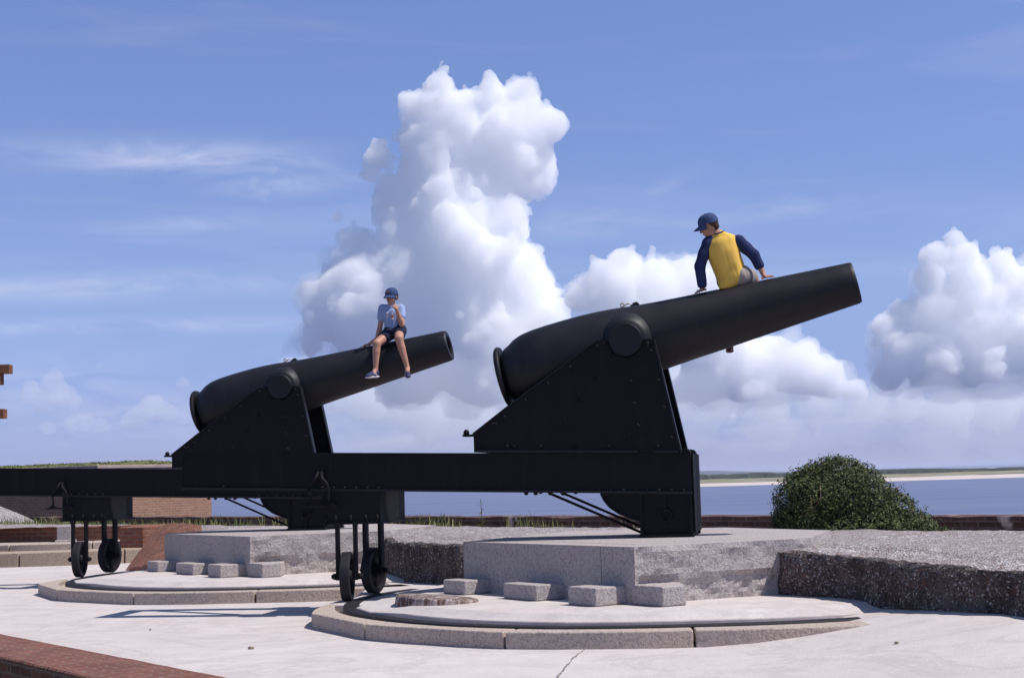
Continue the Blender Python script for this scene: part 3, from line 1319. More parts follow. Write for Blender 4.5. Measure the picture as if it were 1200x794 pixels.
def bush():
    base = Vector((3.57, 17.0, 0))
    base.z = .45
    root = empty('shrub', base)
    root.scale = (.90, .90, .88)
    tag(root, 'large rounded dark green shrub growing in front of the sea parapet', 'shrub')
    # outline in metres, local x; lobes as ellipsoids
    lobes = [((-.42, 0, .44), (.44, .55, .47)), ((-.12, .05, .56), (.48, .6, .48)), ((.17, 0, .48), (.42, .55, .46)), ((.50, 0, .27), (.38, .5, .36)), ((.78, 0, .12), (.34, .4, .23)),
             ((1.05, -.02, .02), (.27, .3, .14)), ((-.56, -.02, .20), (.34, .5, .36)), ((-.02, .0, .78), (.30, .35, .26)), ((.05, -.1, .12), (.85, .6, .32)), ((-.35, .1, .68), (.30, .35, .24))]
    rs = random.Random(21)
    m = MB()
    vs, fs = [], []
    tot = sum(r_[0] * r_[2] for _, r_ in lobes)
    N = 62000
    for (c_, r_) in lobes:
        for k in range(int(N * r_[0] * r_[2] / tot)):
            d = Vector((rs.gauss(0, 1), rs.gauss(0, 1), rs.gauss(0, 1))).normalized()
            lump = 1 + .16 * fbm((c_[0] * 3 + d.x * 2.2, d.y * 2.2 + c_[2], d.z * 2.2), 3)
            f_ = (rs.uniform(.80, 1.03) if rs.random() < .93 else rs.uniform(1.0, 1.13)) * lump
            p = Vector((c_[0] + d.x * r_[0] * f_, c_[1] + d.y * r_[1] * f_, c_[2] + d.z * r_[2] * f_))
            if p.z < -.05:
                continue
            if fbm((p.x * 5, p.y * 5, p.z * 5 + 3), 3) < -.55:
                continue
            n = (d + Vector((rs.gauss(0, .6), rs.gauss(0, .6), rs.gauss(0, .6) + .3))).normalized()
            u = n.orthogonal().normalized()
            u.rotate(Matrix.Rotation(rs.uniform(0, 6.28), 3, n))
            v = n.cross(u)
            l = rs.uniform(.016, .028)
            w_ = l * .42
            o = len(vs)
            vs += [p - u * l, p + v * w_, p + u * l + n * l * .3, p - v * w_]
            fs.append((o, o + 1, o + 2, o + 3))
    # sprigs breaking the outline
    for k in range(46):
        c_, r_ = lobes[rs.randrange(7)]
        d = Vector((rs.gauss(0, 1), rs.gauss(0, .4), abs(rs.gauss(0, 1)))).normalized()
        q = Vector((c_[0] + d.x * r_[0], c_[1] + d.y * r_[1], c_[2] + d.z * r_[2]))
        ln = rs.uniform(.03, .09)
        for i in range(9):
            p = q + (d + Vector((0, 0, .5))) * ln * i / 9 + Vector((rs.gauss(0, .012), rs.gauss(0, .012), rs.gauss(0, .012)))
            n = Vector((rs.gauss(0, 1), rs.gauss(0, 1), rs.gauss(0, 1))).normalized()
            u = n.orthogonal().normalized()
            v = n.cross(u)
            l = .018
            o = len(vs)
            vs += [p - u * l, p + v * l * .45, p + u * l, p - v * l * .45]
            fs.append((o, o + 1, o + 2, o + 3))
    m.add(vs, fs)
    m.build('foliage', LEAF, root)
    m = MB()
    for k in range(40):
        a = rs.uniform(0, 6.28)
        d = Vector((math.cos(a) * .75, math.sin(a) * .5, rs.uniform(.3, .95)))
        p0 = Vector((rs.uniform(-.3, .4), rs.uniform(-.1, .1), -.1))
        m.tube([p0, p0 + d * .45 + Vector((0, 0, .1)), p0 + d * .85], [.018, .012, .005], 5)
    for (x0, z0, x1, z1) in ((-.50, .42, -.40, .72), (-.60, .36, -.52, .60)):
        m.tube([(x0, -.66, z0), ((x0 + x1) / 2 + .03, -.70, (z0 + z1) / 2), (x1, -.60, z1)], [.005, .0045, .003], 5)
    m.build('branch', BARK, root)


bush()

# ------------------------------------------------------------------ far shore


def strip_land(name, rows, mat, x0, x1, n, kind='structure', amp=0, freq=.01, label=None):
    """rows = [(Y, z)] front to back; amp adds an uneven top to the rows marked by a third value."""
    m = MB()
    vs, fs = [], []
    for i in range(n + 1):
        x = x0 + (x1 - x0) * i / n
        for row in rows:
            Y, z = row[0], row[1]
            f_ = row[2] if len(row) > 2 else 0
            z += f_ * (.6 * fbm((x * freq, Y * .01, 2), 4) + .4 * fbm((x * freq * 6, Y * .01, 5), 4))
            vs.append((x, Y + (row[3] if len(row) > 3 else 0) * fbm((x * .004, Y, 0)), z))
    k = len(rows)
    for i in range(n):
        for j in range(k - 1):
            a = i * k + j
            fs.append((a, a + k, a + k + 1, a + 1))
    m.add(vs, fs, False)
    o = m.build(name, mat)
    o['kind'] = kind
    if label:
        tag(o, label)
    return o


strip_land('beach', [(795, -6.05, 0, 25), (815, -5.8, 0, 20), (900, -5.1, .3), (1100, -4.2, .4), (1180, -3.9, .4), (1400, -3.9)], SAND, 15, 900, 120)
strip_land('dune_grass', [(925, -4.95, .3, 40), (935, -4.45, .5, 40), (1060, -3.6, .8), (1100, -3.8), (1101, -5)], DUNE, 15, 900, 300, 'stuff', label='pale dune grass along the back of the far beach')
# scrub forest on the far sandbar: darker and taller on the left
m = MB()
vs, fs = [], []
n = 900
for i in range(n + 1):
    x = 15 + 700 * i / n
    hh = 1.0 if x < 230 else max(.0, 1 - (x - 230) / 420)
    top = -4 + (3.6 + 1.0 * fbm((x * .012, 1, 1), 4) + .8 * fbm((x * .08, 3, 1), 4)) * (.55 + .45 * hh) * (1 if x < 250 else max(.25, 1 - (x - 250) / 400))
    for (Y, z) in ((1105, -4.4), (1108, -4 + (top + 4) * .75), (1125, top), (1180, top - .1), (1195, -4.4)):
        vs.append((x, Y + 6 * fbm((x * .05, 0, 3)), z))
for i in range(n):
    for j in range(4):
        a = i * 5 + j
        fs.append((a, a + 5, a + 6, a + 1))
m.add(vs, fs)
tag(m.build('scrub_forest', SCRUB), 'dark low scrub along the far sandbar above its pale beach', 'scrub', kind='stuff')
strip_land('sandbar', [(1900, -6.05), (1950, -5.0, .6), (2300, -4.2, 1.0), (2600, -5, .5), (2700, -6.1)], SAND, 250, 1500, 160)
# far wooded land, blue with distance
m = MB()
vs, fs = [], []
n = 500
for i in range(n + 1):
    x = -4000 + 5000 * i / n
    env = sstep(1000, 500, x)
    top = -5.5 + env * (17 + 6 * fbm((x * .0016, 1, 4), 4) + 3 * fbm((x * .012, 2, 4), 4))
    for (Y, z) in ((5200, -6.2), (5210, top * .8 - 1.2), (5300, top), (5700, top + .2), (5800, -6.2)):
        vs.append((x, Y, z))
for i in range(n):
    for j in range(4):
        a = i * 5 + j
        fs.append((a, a + 5, a + 6, a + 1))
m.add(vs, fs, True)
tag(m.build('far_hills', FOREST), kind='structure')

# ------------------------------------------------------------------ left background: bastion, third emplacement, ramp
# bastion wall with a corner
C_ = at(112, 606, 45.0)
Pc = Vector((C_.x, 45.0, 0))
Pr = Vector((at(248, 604, 48.6).x, 48.6, 0))
Pl = Vector((Pc.x - 4.6, 47.2, 0))
Pl2 = Pl + Vector((-14, 2, 0))
m = MB()
poly = [(Pl2.x, Pl2.y), (Pl.x, Pl.y), (Pc.x, Pc.y), (Pr.x, Pr.y), (Pr.x * 1.3 - 1, Pr.y + 14), (Pl2.x, Pl2.y + 16)]
m.prism(poly, -6.6, 1.72, 'z')
root = empty('bastion_wall', (0, 0, 0))
tag(root, 'distant red brick bastion wall with grass growing on its top', 'brick wall')
m.build('wall', BR_BAS, root, uv=True)


def grow(poly, d):
    c_ = Vector((sum(p[0] for p in poly) / len(poly), sum(p[1] for p in poly) / len(poly)))
    return [tuple(Vector(p) + (Vector(p) - c_).normalized() * d) for p in poly]


m = MB()
m.prism(grow(poly, .10), 1.72, 1.80, 'z')
m.prism(grow(poly, .04), 1.80, 1.88, 'z')
m.prism(grow(poly, .14), 1.88, 1.97, 'z')
m.build('coping', BR_PALE, root, uv=True, bevel=.01)
m = MB()
vs, fs = [], []
nx, ny = 60, 24
for i in range(nx + 1):
    for j in range(ny + 1):
        x = Pl2.x - 2 + (Pr.x + 0.2 - Pl2.x + 2) * i / nx
        y0 = interp([(Pl2.x, Pl2.y), (Pl.x, Pl.y), (Pc.x, Pc.y), (Pr.x, Pr.y)], x) + .25
        y = y0 + 13 * j / ny
        z = 1.93 + .20 * sstep(0, 5, y - y0) * sstep(Pr.x + .4, Pr.x - 2.5, x) + .06 * fbm((x * .8, y * .8, 0))
        vs.append((x, y, z))
for i in range(nx):
    for j in range(ny):
        a = i * (ny + 1) + j
        fs.append((a, a + ny + 1, a + ny + 2, a + 1))
m.add(vs, fs, True)
o = m.build('grass_bank', BANK)
o['kind'] = 'structure'
spots = []
for k in range(6000):
    x = rs.uniform(Pl2.x, Pr.x)
    y0 = interp([(Pl2.x, Pl2.y), (Pl.x, Pl.y), (Pc.x, Pc.y), (Pr.x, Pr.y)], x) + .3
    y = y0 + rs.uniform(0, 8)
    z = 1.93 + .20 * sstep(0, 5, y - y0) * sstep(Pr.x + .4, Pr.x - 2.5, x)
    if fbm((x * .9, y * .5, 2)) > -.25:
        spots.append(Vector((x, y, z)))
blades('grass', spots, .02, .07, .03, 'grass growing along the top of the distant brick bastion')
# grass at its foot
spots = []
for k in range(7000):
    x = rs.uniform(-13, -5.4)
    y = rs.uniform(29.6, 37)
    if (Vector((x, y, 0)) - QA).dot(qn) > -.1:
        continue
    spots.append(Vector((x, y, .35 + .06 * fbm((x, y, 0)))))
blades('grass', spots, .08, .3, .014, 'rough green grass at the foot of the brick bastion')
m = MB()
m.add([(-60, 29.0, .34), (-4.7, 29.0, .34), (-38, 66.7, .34), (-60, 66.7, .34)], [(0, 1, 2, 3)])
o = m.build('grass_ground', BANK)
o['kind'] = 'structure'
# white shell slope leaning on the bastion at the far left
m = MB()
vs, fs = [], []
nx, ny = 36, 14
for i in range(nx + 1):
    for j in range(ny + 1):
        u_, v_ = i / nx, j / ny
        x = at(-130 + 170 * u_, 600, 34.5).x
        z = .36 + (1.5 * (1 - u_) ** 1.05) * (1 - v_) + .04 * fbm((x, v_ * 3, 0))
        vs.append((x, 36.2 - 3.4 * v_, z))
for i in range(nx):
    for j in range(ny):
        a = i * (ny + 1) + j
        fs.append((a, a + ny + 1, a + ny + 2, a + 1))
m.add(vs, fs, False)
o = m.build('shell_bank', SHELL)
o['kind'] = 'structure'

# third emplacement: tan kerb, inner kerb, brick retaining wall
m = MB()
cen3 = Vector((-8.2, 30.3, 0))
root = empty('kerb_ring', cen3)
tag(root, 'tan granite kerb at the left edge in front of the low red wall', 'stone kerb', 'curved granite kerbs round the gun pedestals')


def arc_stone(r0, r1, a0, a1, z0, z1, name, mat):
    m = MB()
    vs, fs = [], []
    n = 14
    for i in range(n + 1):
        th = a0 + (a1 - a0) * i / n
        for (r_, z_) in ((r1, z0), (r1, z1), (r0, z1), (r0, z0)):
            vs.append(pol(r_, th, z_))
    for i in range(n):
        for j in range(4):
            a, b_ = i * 4 + j, i * 4 + (j + 1) % 4
            fs.append((a, b_, b_ + 4, a + 4))
    fs += [(0, 1, 2, 3), (n * 4 + 3, n * 4 + 2, n * 4 + 1, n * 4)]
    m.add(vs, fs)
    return m.build(name, mat, root, bevel=.015)


for (a0, a1) in ((222, 246), (246.3, 266.6), (266.9, 292), (292.3, 318)):
    arc_stone(2.9, 3.95, a0, a1, -.1, .232, 'kerb_stone', KERBT)
for (a0, a1) in ((215, 257), (257.3, 284), (284.3, 322)):
    arc_stone(2.1, 3.1, a0, a1, .1, .345, 'inner_kerb_stone', KERB)
m = MB()
m.prism([(-2.9, -1.2), (-1, -2.0), (1, -2.1), (2.6, -1.3), (2.8, 0), (-2.9, 0)], .05, .33, 'z')
m.build('floor_slab', CONC, root)
m = MB()
Mw = Matrix.Translation((-6.55, 28.25, 0)) @ Matrix.Rotation(R(-11.5), 4, 'Z')
m.box(-9, 0, 0, .45, -.2, .60, Mw)
m.box(-.2, .25, -1.05, .55, -.2, .595, Mw)
tag(m.build('retaining_wall', BR_RED, uv=True, bevel=.02), 'low dark red brick wall behind the empty emplacement at left', 'brick wall')
m = MB()
m.box(-.13, .13, -.12, .12, 0, .30)
m.box(-.16, .16, -.15, .15, 0, .05)
o = m.build('stone_stub', GRAN, bevel=.02)
o.location = (at(77, 632, 28.1).x, 28.1, .33)
tag(o, 'small grey stone stub standing before the low dark red wall', 'stone')

# sloping brick ramp between the emplacements
A0, A1 = atz(147, 668, .0), atz(205, 662, .12)
B0, B1 = Vector((at(184, 616, 25.2).x, 25.2, .64)), Vector((at(236, 615, 24.2).x, 24.2, .66))
m = MB()
nU, nV = 30, 12
vs, fs = [], []
for i in range(nU + 1):
    for j in range(nV + 1):
        u_, v_ = i / nU, j / nV
        p = A0.lerp(B0, u_).lerp(A1.lerp(B1, u_), v_)
        p = p + Vector((0, 0, .02 * fbm((p.x * 4, p.y * 4, 0)) + .05 * math.sin(v_ * math.pi)))
        vs.append(p)
for i in range(nU):
    for j in range(nV):
        a = i * (nV + 1) + j
        fs.append((a, a + nV + 1, a + nV + 2, a + 1))
o0 = len(vs)
for p in (A0, B0, B1, A1):
    vs.append(Vector((p.x, p.y, -.2)))
fs.append([i * (nV + 1) for i in range(nU + 1)] + [o0 + 1, o0])
fs.append([i * (nV + 1) + nV for i in range(nU, -1, -1)] + [o0 + 3, o0 + 2])
fs.append([nU * (nV + 1) + j for j in range(nV + 1)] + [o0 + 2, o0 + 1])
fs.append([j for j in range(nV, -1, -1)] + [o0, o0 + 3])
m.add(vs, fs)
tag(m.build('brick_ramp', BR_RED, uv=True), 'sloping red brick wing wall beside the farther granite pedestal', 'brick ramp')

# timber arms at the left edge
root = empty('timber_frame', (at(-22, 560, 24).x, 24, .3))
tag(root, 'brown timber arms poking in at the left edge against the sky', 'timber frame')
bz = root.location


def arm(px1, py0, py1, name, dz=0):
    p1, p0 = at(px1, (py0 + py1) / 2, 24), at(-40, (py0 + py1) / 2, 24)
    h = (py1 - py0) / FPX * 24 / 2
    m = MB()
    m.box(p0.x - bz.x, p1.x - bz.x, -.09, .09, p1.z - bz.z - h, p1.z - bz.z + h)
    m.build(name, WOOD, root, bevel=.008)


arm(13, 427, 437.5, 'crossarm')
arm(6.5, 479, 490, 'crossarm')
arm(2.6, 437.8, 450.5, 'bracket')
m = MB()
m.box(-.13, .13, -.1, .1, 0, at(-22, 420, 24).z - bz.z)
m.build('post', WOOD, root, bevel=.01)

# ------------------------------------------------------------------ cannon, carriage, chassis
A_NEAR, A_FAR = .1862, .1643
PIN_F = Vector((-2.672, 20.284, 0))
ur, uf, zrt, zrb, zft, zfb = -4.6546, .3066, 1.3937, 1.0323, 1.2239, .8588


def zt(u):
    return zft + (zrt - zft) * (u - uf) / (ur - uf)


def zb(u):
    return zfb + (zrb - zfb) * (u - uf) / (ur - uf)


ELEV = .2189
TRU_U, TRU_Z = -.2592, 2.302
PROF = [(-1.30, 0), (-1.30, .24), (-1.30, .24), (-1.30, .285), (-1.285, .302), (-1.262, .302), (-1.25, .295), (-1.25, .295), (-1.25, .20), (-1.25, .20), (-1.240, .215), (-1.228, .243), (-1.205, .266),
        (-1.15, .292), (-1.10, .325), (-1.05, .345), (-1.0, .36), (-.9, .374), (-.75, .382), (-.55, .386), (-.4, .386), (-.25, .379), (-.1, .368), (.05, .350), (.2, .334), (.35, .320), (.6, .302),
        (.85, .287), (1.15, .266), (1.45, .246), (1.75, .226), (2.0, .210), (2.17, .199), (2.192, .195), (2.2, .187), (2.2, .187), (2.2, .135), (2.193, .127), (2.193, .127), (1.75, .127), (1.75, .127), (1.75, 0)]


def make_cannon():
    root = empty('cannon')
    M_ = Matrix.Translation((TRU_U, 0, TRU_Z)) @ Matrix.Rotation(-ELEV, 4, 'Y')
    m = MB()
    m.lathe(PROF[9:], M_, 96)
    m.build('barrel', GUNM, root)
    m = MB()
    m.lathe(PROF[:9] + [(-1.25, .20), (-1.25, .20), (-1.25, 0)], M_, 96)
    m.build('breech_plate', GUNM, root)
    for sgn in (-1, 1):
        m = MB()
        Mt = Matrix.Translation((TRU_U, 0, TRU_Z)) @ Matrix.Rotation(-sgn * math.pi / 2, 4, 'Z') @ Matrix.Identity(4)
        # local X -> -+Y
        m.lathe([(.25, .27), (.34, .235), (.385, .20), (.398, .185), (.405, .158), (.405, .158), (.462, .155), (.468, .15), (.468, .15), (.468, 0)], Mt, 48)
        m.build('trunnion', GUNM, root)
    m = MB()
    Mv = M_ @ Matrix.Translation((.13, 0, .338))
    m.box(-.04, .045, -.03, .03, -.03, .02, Mv)
    m.box(-.015, .035, -.02, .02, .02, .034, Mv)
    m.build('vent_block', WORN_LIT, root, bevel=.006)
    m = MB()
    q = [Mv @ Vector((-.04 - .014 * k, -.004, .03 + .009 * math.sin(k * .9))) for k in range(5)]
    m.tube(q, .006, 6)
    ringc = Mv @ Vector((-.115, -.004, .04))
    m.tube([ringc + Vector((.018 * math.cos(a * .698), 0, .018 * math.sin(a * .698))) for a in range(10)], .006, 6)
    m.build('lock_ring', BRASS, root)
    return root


CHK = [(-1.735, 1.299), (-1.735, 1.467), (-1.371, 1.728), (-.515, 2.305), (-.445, 2.305)]
for k in range(9):        # the half round seat under the trunnion
    a_ = math.pi + math.pi * k / 8
    CHK.append((TRU_U + .17 * math.cos(a_), TRU_Z + .17 * math.sin(a_) * .98))
CHK += [(-.07, 2.30), (-.003, 2.297), (.212, 1.231)]


def cheek_loc(px, py):
    d = ray(px, py)
    n_ = Vector((-math.sin(A_NEAR), -math.cos(A_NEAR), 0))
    u_ = Vector((math.cos(A_NEAR), -math.sin(A_NEAR), 0))
    o_ = Vector((PIN.x, PIN.y, .2))
    t_ = (o_ + n_ * .435 - CAM).dot(n_) / d.dot(n_)
    q = CAM + d * t_ - o_
    return q.dot(u_), q.z


def cr1(x, y):
    return 520 + x / 3.529, 280 + y / 3.529


def cr2(x, y):
    return 520 + x / 3.529, 460 + y / 3.529


BOLTS = [cr1(*p) for p in ((213, 765), (337, 668), (430, 598), (522, 530), (632, 445), (662, 437), (480, 765), (555, 665), (625, 572), (803, 772), (788, 680), (772, 590), (910, 700), (885, 585), (855, 463), (842, 432), (697, 482), (762, 494))]
BOLTS += [cr2(*p) for p in ((150, 222), (262, 222), (290, 222), (400, 222), (540, 222), (683, 222), (200, 130), (480, 128), (250, 100), (787, 45), (770, 175), (800, 133), (845, 175), (940, 185), (910, 62), (885, 222))]


def make_carriage():
    root = empty('gun_carriage')
    for sgn in (1, -1):         # near side is local -y
        y0, y1 = -sgn * .402, -sgn * .430
        m = MB()
        m.prism(CHK, min(y0, y1), max(y0, y1), 'y')
        nrm = Vector((0, -sgn, 0))
        for b_ in BOLTS:
            u_, z_ = cheek_loc(*b_)
            m.bolt((u_, -sgn * .430, z_), nrm, .019, .026)
        # manoeuvring hole: a dark disc painted for its shaded depth
        u_, z_ = cheek_loc(*cr2(810, 175))
        m.build('cheek_plate', IRON, root)
        m = MB()
        m.tube([(u_, -sgn * .4295, z_), (u_, -sgn * .4325, z_)], .04, 20)
        m.build('axle_hole', HOLE_SHADE, root)
        # edge angle irons: front, top slope, foot
        m = MB()
        for (a_, b_, wd) in ((CHK[-2], CHK[-1], .026), (CHK[2], CHK[3], .022), (CHK[1], CHK[2], .022)):
            a_, b_ = Vector((a_[0], 0, a_[1])), Vector((b_[0], 0, b_[1]))
            d = (b_ - a_).normalized()
            n_ = Vector((d.z, 0, -d.x))
            for off in (0,):
                q = [a_ + n_ * .004, b_ + n_ * .004, b_ - n_ * -.004 + n_ * wd, a_ + n_ * wd]
                vs_ = [p + Vector((0, -sgn * .3995 if False else -sgn * .36, 0)) for p in q] + [p + Vector((0, -sgn * .441, 0)) for p in q]
                # flange lies along the edge, inside the plate outline
                q = [a_, b_, b_ + n_ * .012, a_ + n_ * .012]
                cen_ = Vector((-.5, 0, 1.7))
                if ((a_ + b_) / 2 + n_ - cen_).length > ((a_ + b_) / 2 - n_ - cen_).length:
                    q = [a_ + n_ * .002, b_ + n_ * .002, b_ + n_ * .016, a_ + n_ * .016]
                else:
                    q = [a_ - n_ * .002, b_ - n_ * .002, b_ - n_ * .016, a_ - n_ * .016]
                vs_ = [p + Vector((0, -sgn * .35, 0)) for p in q] + [p + Vector((0, -sgn * .442, 0)) for p in q]
                m.add(vs_, [(0, 1, 2, 3), (7, 6, 5, 4), (0, 4, 5, 1), (1, 5, 6, 2), (2, 6, 7, 3), (3, 7, 4, 0)])
        m.build('edge_flange', GUNM, root)
        m = MB()
        ua, ub = -1.72, .19
        for (p0, p1) in ((ua, -.18), (-.02, ub)):
            q = [(p0, zt(p0) + .006), (p1, zt(p1) + .006), (p1, zt(p1) + .026), (p0, zt(p0) + .026)]
            m.prism(q, -sgn * .455 if sgn > 0 else .431, -sgn * .431 if sgn > 0 else .455, 'y')
        m.build('foot_flange', WORN_LIT, root)  # paler iron stands for the light along the foot
        m = MB()
        m.box(-1.845, -1.737, min(-sgn * .28, -sgn * .425), max(-sgn * .28, -sgn * .425), 1.452, 1.472)
        m.tube([(-1.815, -sgn * .38, 1.472), (-1.815, -sgn * .38, 1.50), (-1.815, -sgn * .38, 1.52)], [.028, .028, .012], 10)
        m.build('rear_lug', IRON, root)
    m = MB()
    m.prism([(-.62, 1.72), (-.58, 1.72), (-.52, 1.27), (-.56, 1.27)], -.40, .40, 'y')
    m.build('front_transom', IRON, root)
    m = MB()
    m.box(-1.73, -1.70, -.40, .40, 1.30, 1.46)
    m.prism([(-1.69, zt(-1.69) + .02), (.16, zt(.16) + .02), (.16, zt(.16) + .04), (-1.69, zt(-1.69) + .04)], -.395, .395, 'y')
    m.build('rear_transom', IRON, root)
    return root


def arc(cx, cy, r_, a0, a1, n):
    return [(cx + r_ * math.cos(R(a0 + (a1 - a0) * i / n)), cy + r_ * math.sin(R(a0 + (a1 - a0) * i / n))) for i in range(n + 1)]


def make_chassis():
    root = empty('chassis')
    for sgn in (1, -1):
        m = MB()
        lo, hi = sorted((-sgn * .26, -sgn * .424))
        m.prism([(ur, zrt - .02), (uf - .006, zft - .02), (uf - .006, zfb + .016), (ur, zrb + .016)], lo, hi, 'y')
        lo, hi = sorted((-sgn * .245, -sgn * .436))
        m.prism([(ur, zrt), (uf - .004, zft), (uf - .004, zft - .02), (ur, zrt - .02)], lo, hi, 'y')
        for k in range(44):
            u_ = ur + .08 + k * (uf - ur - .16) / 43
            if -3.3 < u_ < -2.6 or u_ > -.6 or k % 11 == 3:
                m.bolt((u_, -sgn * .44, zb(u_) + .02), (0, 0, 1), .016, .02)
        for u_ in (-1.16, -1.02, -.9, -1.25):
            m.bolt((u_, -sgn * .40, zb(u_) - .004), (0, 0, -1), .022, .025)
        m.build('rail', IRON, root)
        m = MB()
        lo, hi = sorted((-sgn * .235, -sgn * .456))
        m.prism([(ur, zrb + .016), (uf, zfb + .016), (uf, zfb - .004), (ur, zrb - .004)], lo, hi, 'y')
        m.build('rail_flange', WORN_LIT, root)  # lighter colour put in for the sunlit lower edge
        # hurter at the front end of the rail
        m = MB()
        lo, hi = sorted((-sgn * .26, -sgn * .43))
        m.prism([(.215, zt(.2) + .001), (.225, 1.262), (.25, 1.275), (.285, 1.268), (uf - .004, 1.24), (uf - .004, zft + .001)], lo, hi, 'y')
        m.build('hurter', IRON, root, bevel=.006)
    # front and rear tie plates
    m = MB()
    m.box(uf, uf + .018, -.40, .40, .50, 1.225)
    m.build('front_plate', IRON, root, bevel=.004)
    m = MB()
    m.box(ur - .012, ur, -.43, .43, zrb, zrt)
    m.build('rear_plate', IRON, root, bevel=.004)
    for (u0, v0, u1, v1) in ((-4.45, -.24, -3.45, .24), (-2.5, .24, -1.5, -.24), (-1.45, -.24, -.55, .24)):
        m = MB()
        d = Vector((u1 - u0, -(v1 - v0), 0)).normalized()
        n_ = Vector((-d.y, d.x, 0)) * .05
        a_, b_ = Vector((u0, -v0, zb(u0) + .03)), Vector((u1, -v1, zb(u1) + .03))
        q = [a_ - n_, b_ - n_, b_ + n_, a_ + n_]
        up = Vector((0, 0, .02))
        m.add(q + [p + up for p in q], [(3, 2, 1, 0), (4, 5, 6, 7), (0, 1, 5, 4), (1, 2, 6, 5), (2, 3, 7, 6), (3, 0, 4, 7)])
        m.build('cross_brace', IRON, root)
    # front pintle transom
    zb0 = .462
    for sgn in (1, -1):
        m = MB()

        def yb(a_, b_):
            return sorted((-sgn * a_, -sgn * b_))
        lo, hi = yb(.39, .405)
        m.prism([(-.182, zb0 + .01), (.30, zb0 + .01), (.30, zfb - .006), (-.182, zb(-.182) - .006)], lo, hi, 'y')
        crv = [(-.545, .868), (-.532, .84), (-.51, .8), (-.465, .745), (-.38, .685), (-.262, .637), (-.182, .612)]
        m.prism(crv + [(-.182, zb(-.18) - .006), (-.545, zb(-.545) - .006)], lo, hi, 'y')
        # ribs and rims
        lo, hi = yb(.36, .437)
        for (u0, u1) in ((-.186, -.158), (.272, .30)):
            m.box(u0, u1, lo, hi, zb0 + .03, zfb - .006)
        lo, hi = yb(.40, .43)
        m.box(.037, .061, lo, hi, .72, zfb - .02)
        m.box(.037, .061, lo, hi, zb0 + .03, .61)
        lo, hi = yb(.36, .45)
        m.box(-.2, .31, lo, hi, zb0, zb0 + .03)
        lo, hi = yb(.36, .44)
        m.prism([(-.545, zb(-.545) - .005), (.3, zfb - .005), (.3, zfb - .028), (-.545, zb(-.545) - .028)], lo, hi, 'y')
        for (p0, p1) in zip(crv, crv[1:]):
            a_, b_ = Vector((p0[0], 0, p0[1])), Vector((p1[0], 0, p1[1]))
            d = (b_ - a_).normalized()
            n_ = Vector((-d.z, 0, d.x)) * .016
            q = [a_, b_, b_ + n_, a_ + n_]
            vs_ = [p + Vector((0, -sgn * .37, 0)) for p in q] + [p + Vector((0, -sgn * .437, 0)) for p in q]
            m.add(vs_, [(0, 1, 2, 3), (7, 6, 5, 4), (0, 4, 5, 1), (1, 5, 6, 2), (2, 6, 7, 3), (3, 7, 4, 0)])
        for u_ in (-.1, .0, .1, .2):
            m.bolt((u_, -sgn * .42, zb0 + .03), (0, 0, 1), .013, .014)
        # ring boss
        prof = []
        M_ = Matrix.Translation((.049, 0, .666)) @ Matrix.Rotation(-sgn * math.pi / 2, 4, 'Z')
        m.lathe([(.40, .072), (.425, .07), (.437, .06), (.437, .046), (.425, .040), (.40, .040)], M_, 28)
        m.build('pintle_transom', IRON, root)
        m = MB()
        m.tube([(.049, -sgn * .404, .666), (.049, -sgn * .408, .666)], .041, 20)
        m.build('transom_hole', HOLE_SHADE, root)  # dark disc in place of the ring's shaded hollow
        m = MB()
        yy = -sgn * .34
        m.tube([(-1.04, yy, zb(-1.04) - .01), (-.165, yy * .96, .50)], .013, 8)
        m.build('brace_rod', IRON, root)
    m = MB()
    m.box(-.17, .29, -.385, .385, zb0 + .005, zfb - .01)
    m.tube([(.06, 0, zb0 - .0), (.06, 0, zb0 + .3)], .12, 20)
    m.build('transom_core', IRON, root)
    # rear wheel box
    b0, b1, bz0 = -3.235, -2.656, .672
    m = MB()
    m.prism([(b0, bz0), (b1, bz0), (b1, zb(b1) - .006), (b0, zb(b0) - .006)], -.455, .455, 'y')
    m.box(b0 - .03, b1 + .03, -.475, .475, bz0 - .018, bz0)
    for u_ in (b0 + .04, -3.1, -2.95, -2.8, b1 - .03):
        for sgn in (1, -1):
            m.tube([(u_, -sgn * .457, bz0 + .0), (u_, -sgn * .462, bz0 + .03), (u_, -sgn * .462, bz0 + .07)], [.014, .014, .008], 6)
    m.build('wheel_box', IRON, root)
    # bracket with two bowed arms and a foot plate
    for sgn in (1, -1):
        m = MB()
        yy = -sgn * .46
        yo = -sgn * .50
        for s2 in (-1, 1):
            pts = [(-3.25 + s2 * .015, yy, 1.16), (-3.25 + s2 * .03, yo, 1.10), (-3.25 + s2 * .075, yo, 1.05), (-3.25 + s2 * .1, yo, .98), (-3.25 + s2 * .092, yo, .91), (-3.25 + s2 * .105, yo, .845)]
            m.tube(pts, [.013, .017, .017, .014, .012, .012], 8)
            m.box(-3.25 + s2 * .105 - .03, -3.25 + s2 * .105 + .03, min(yo - .03, yo + .03), max(yo - .03, yo + .03), .838, .86)
        lo, hi = sorted((-sgn * .452, -sgn * .56))
        m.box(-3.42, -3.08, lo, hi, .82, .838)
        m.box(-3.28, -3.22, min(-sgn * .425, yy), max(-sgn * .425, yy), 1.10, 1.19)
        m.build('step_bracket', IRON, root)
    # wheels
    Rw, TH = 3.03, .1535
    zc = -.072 + .004 + .231
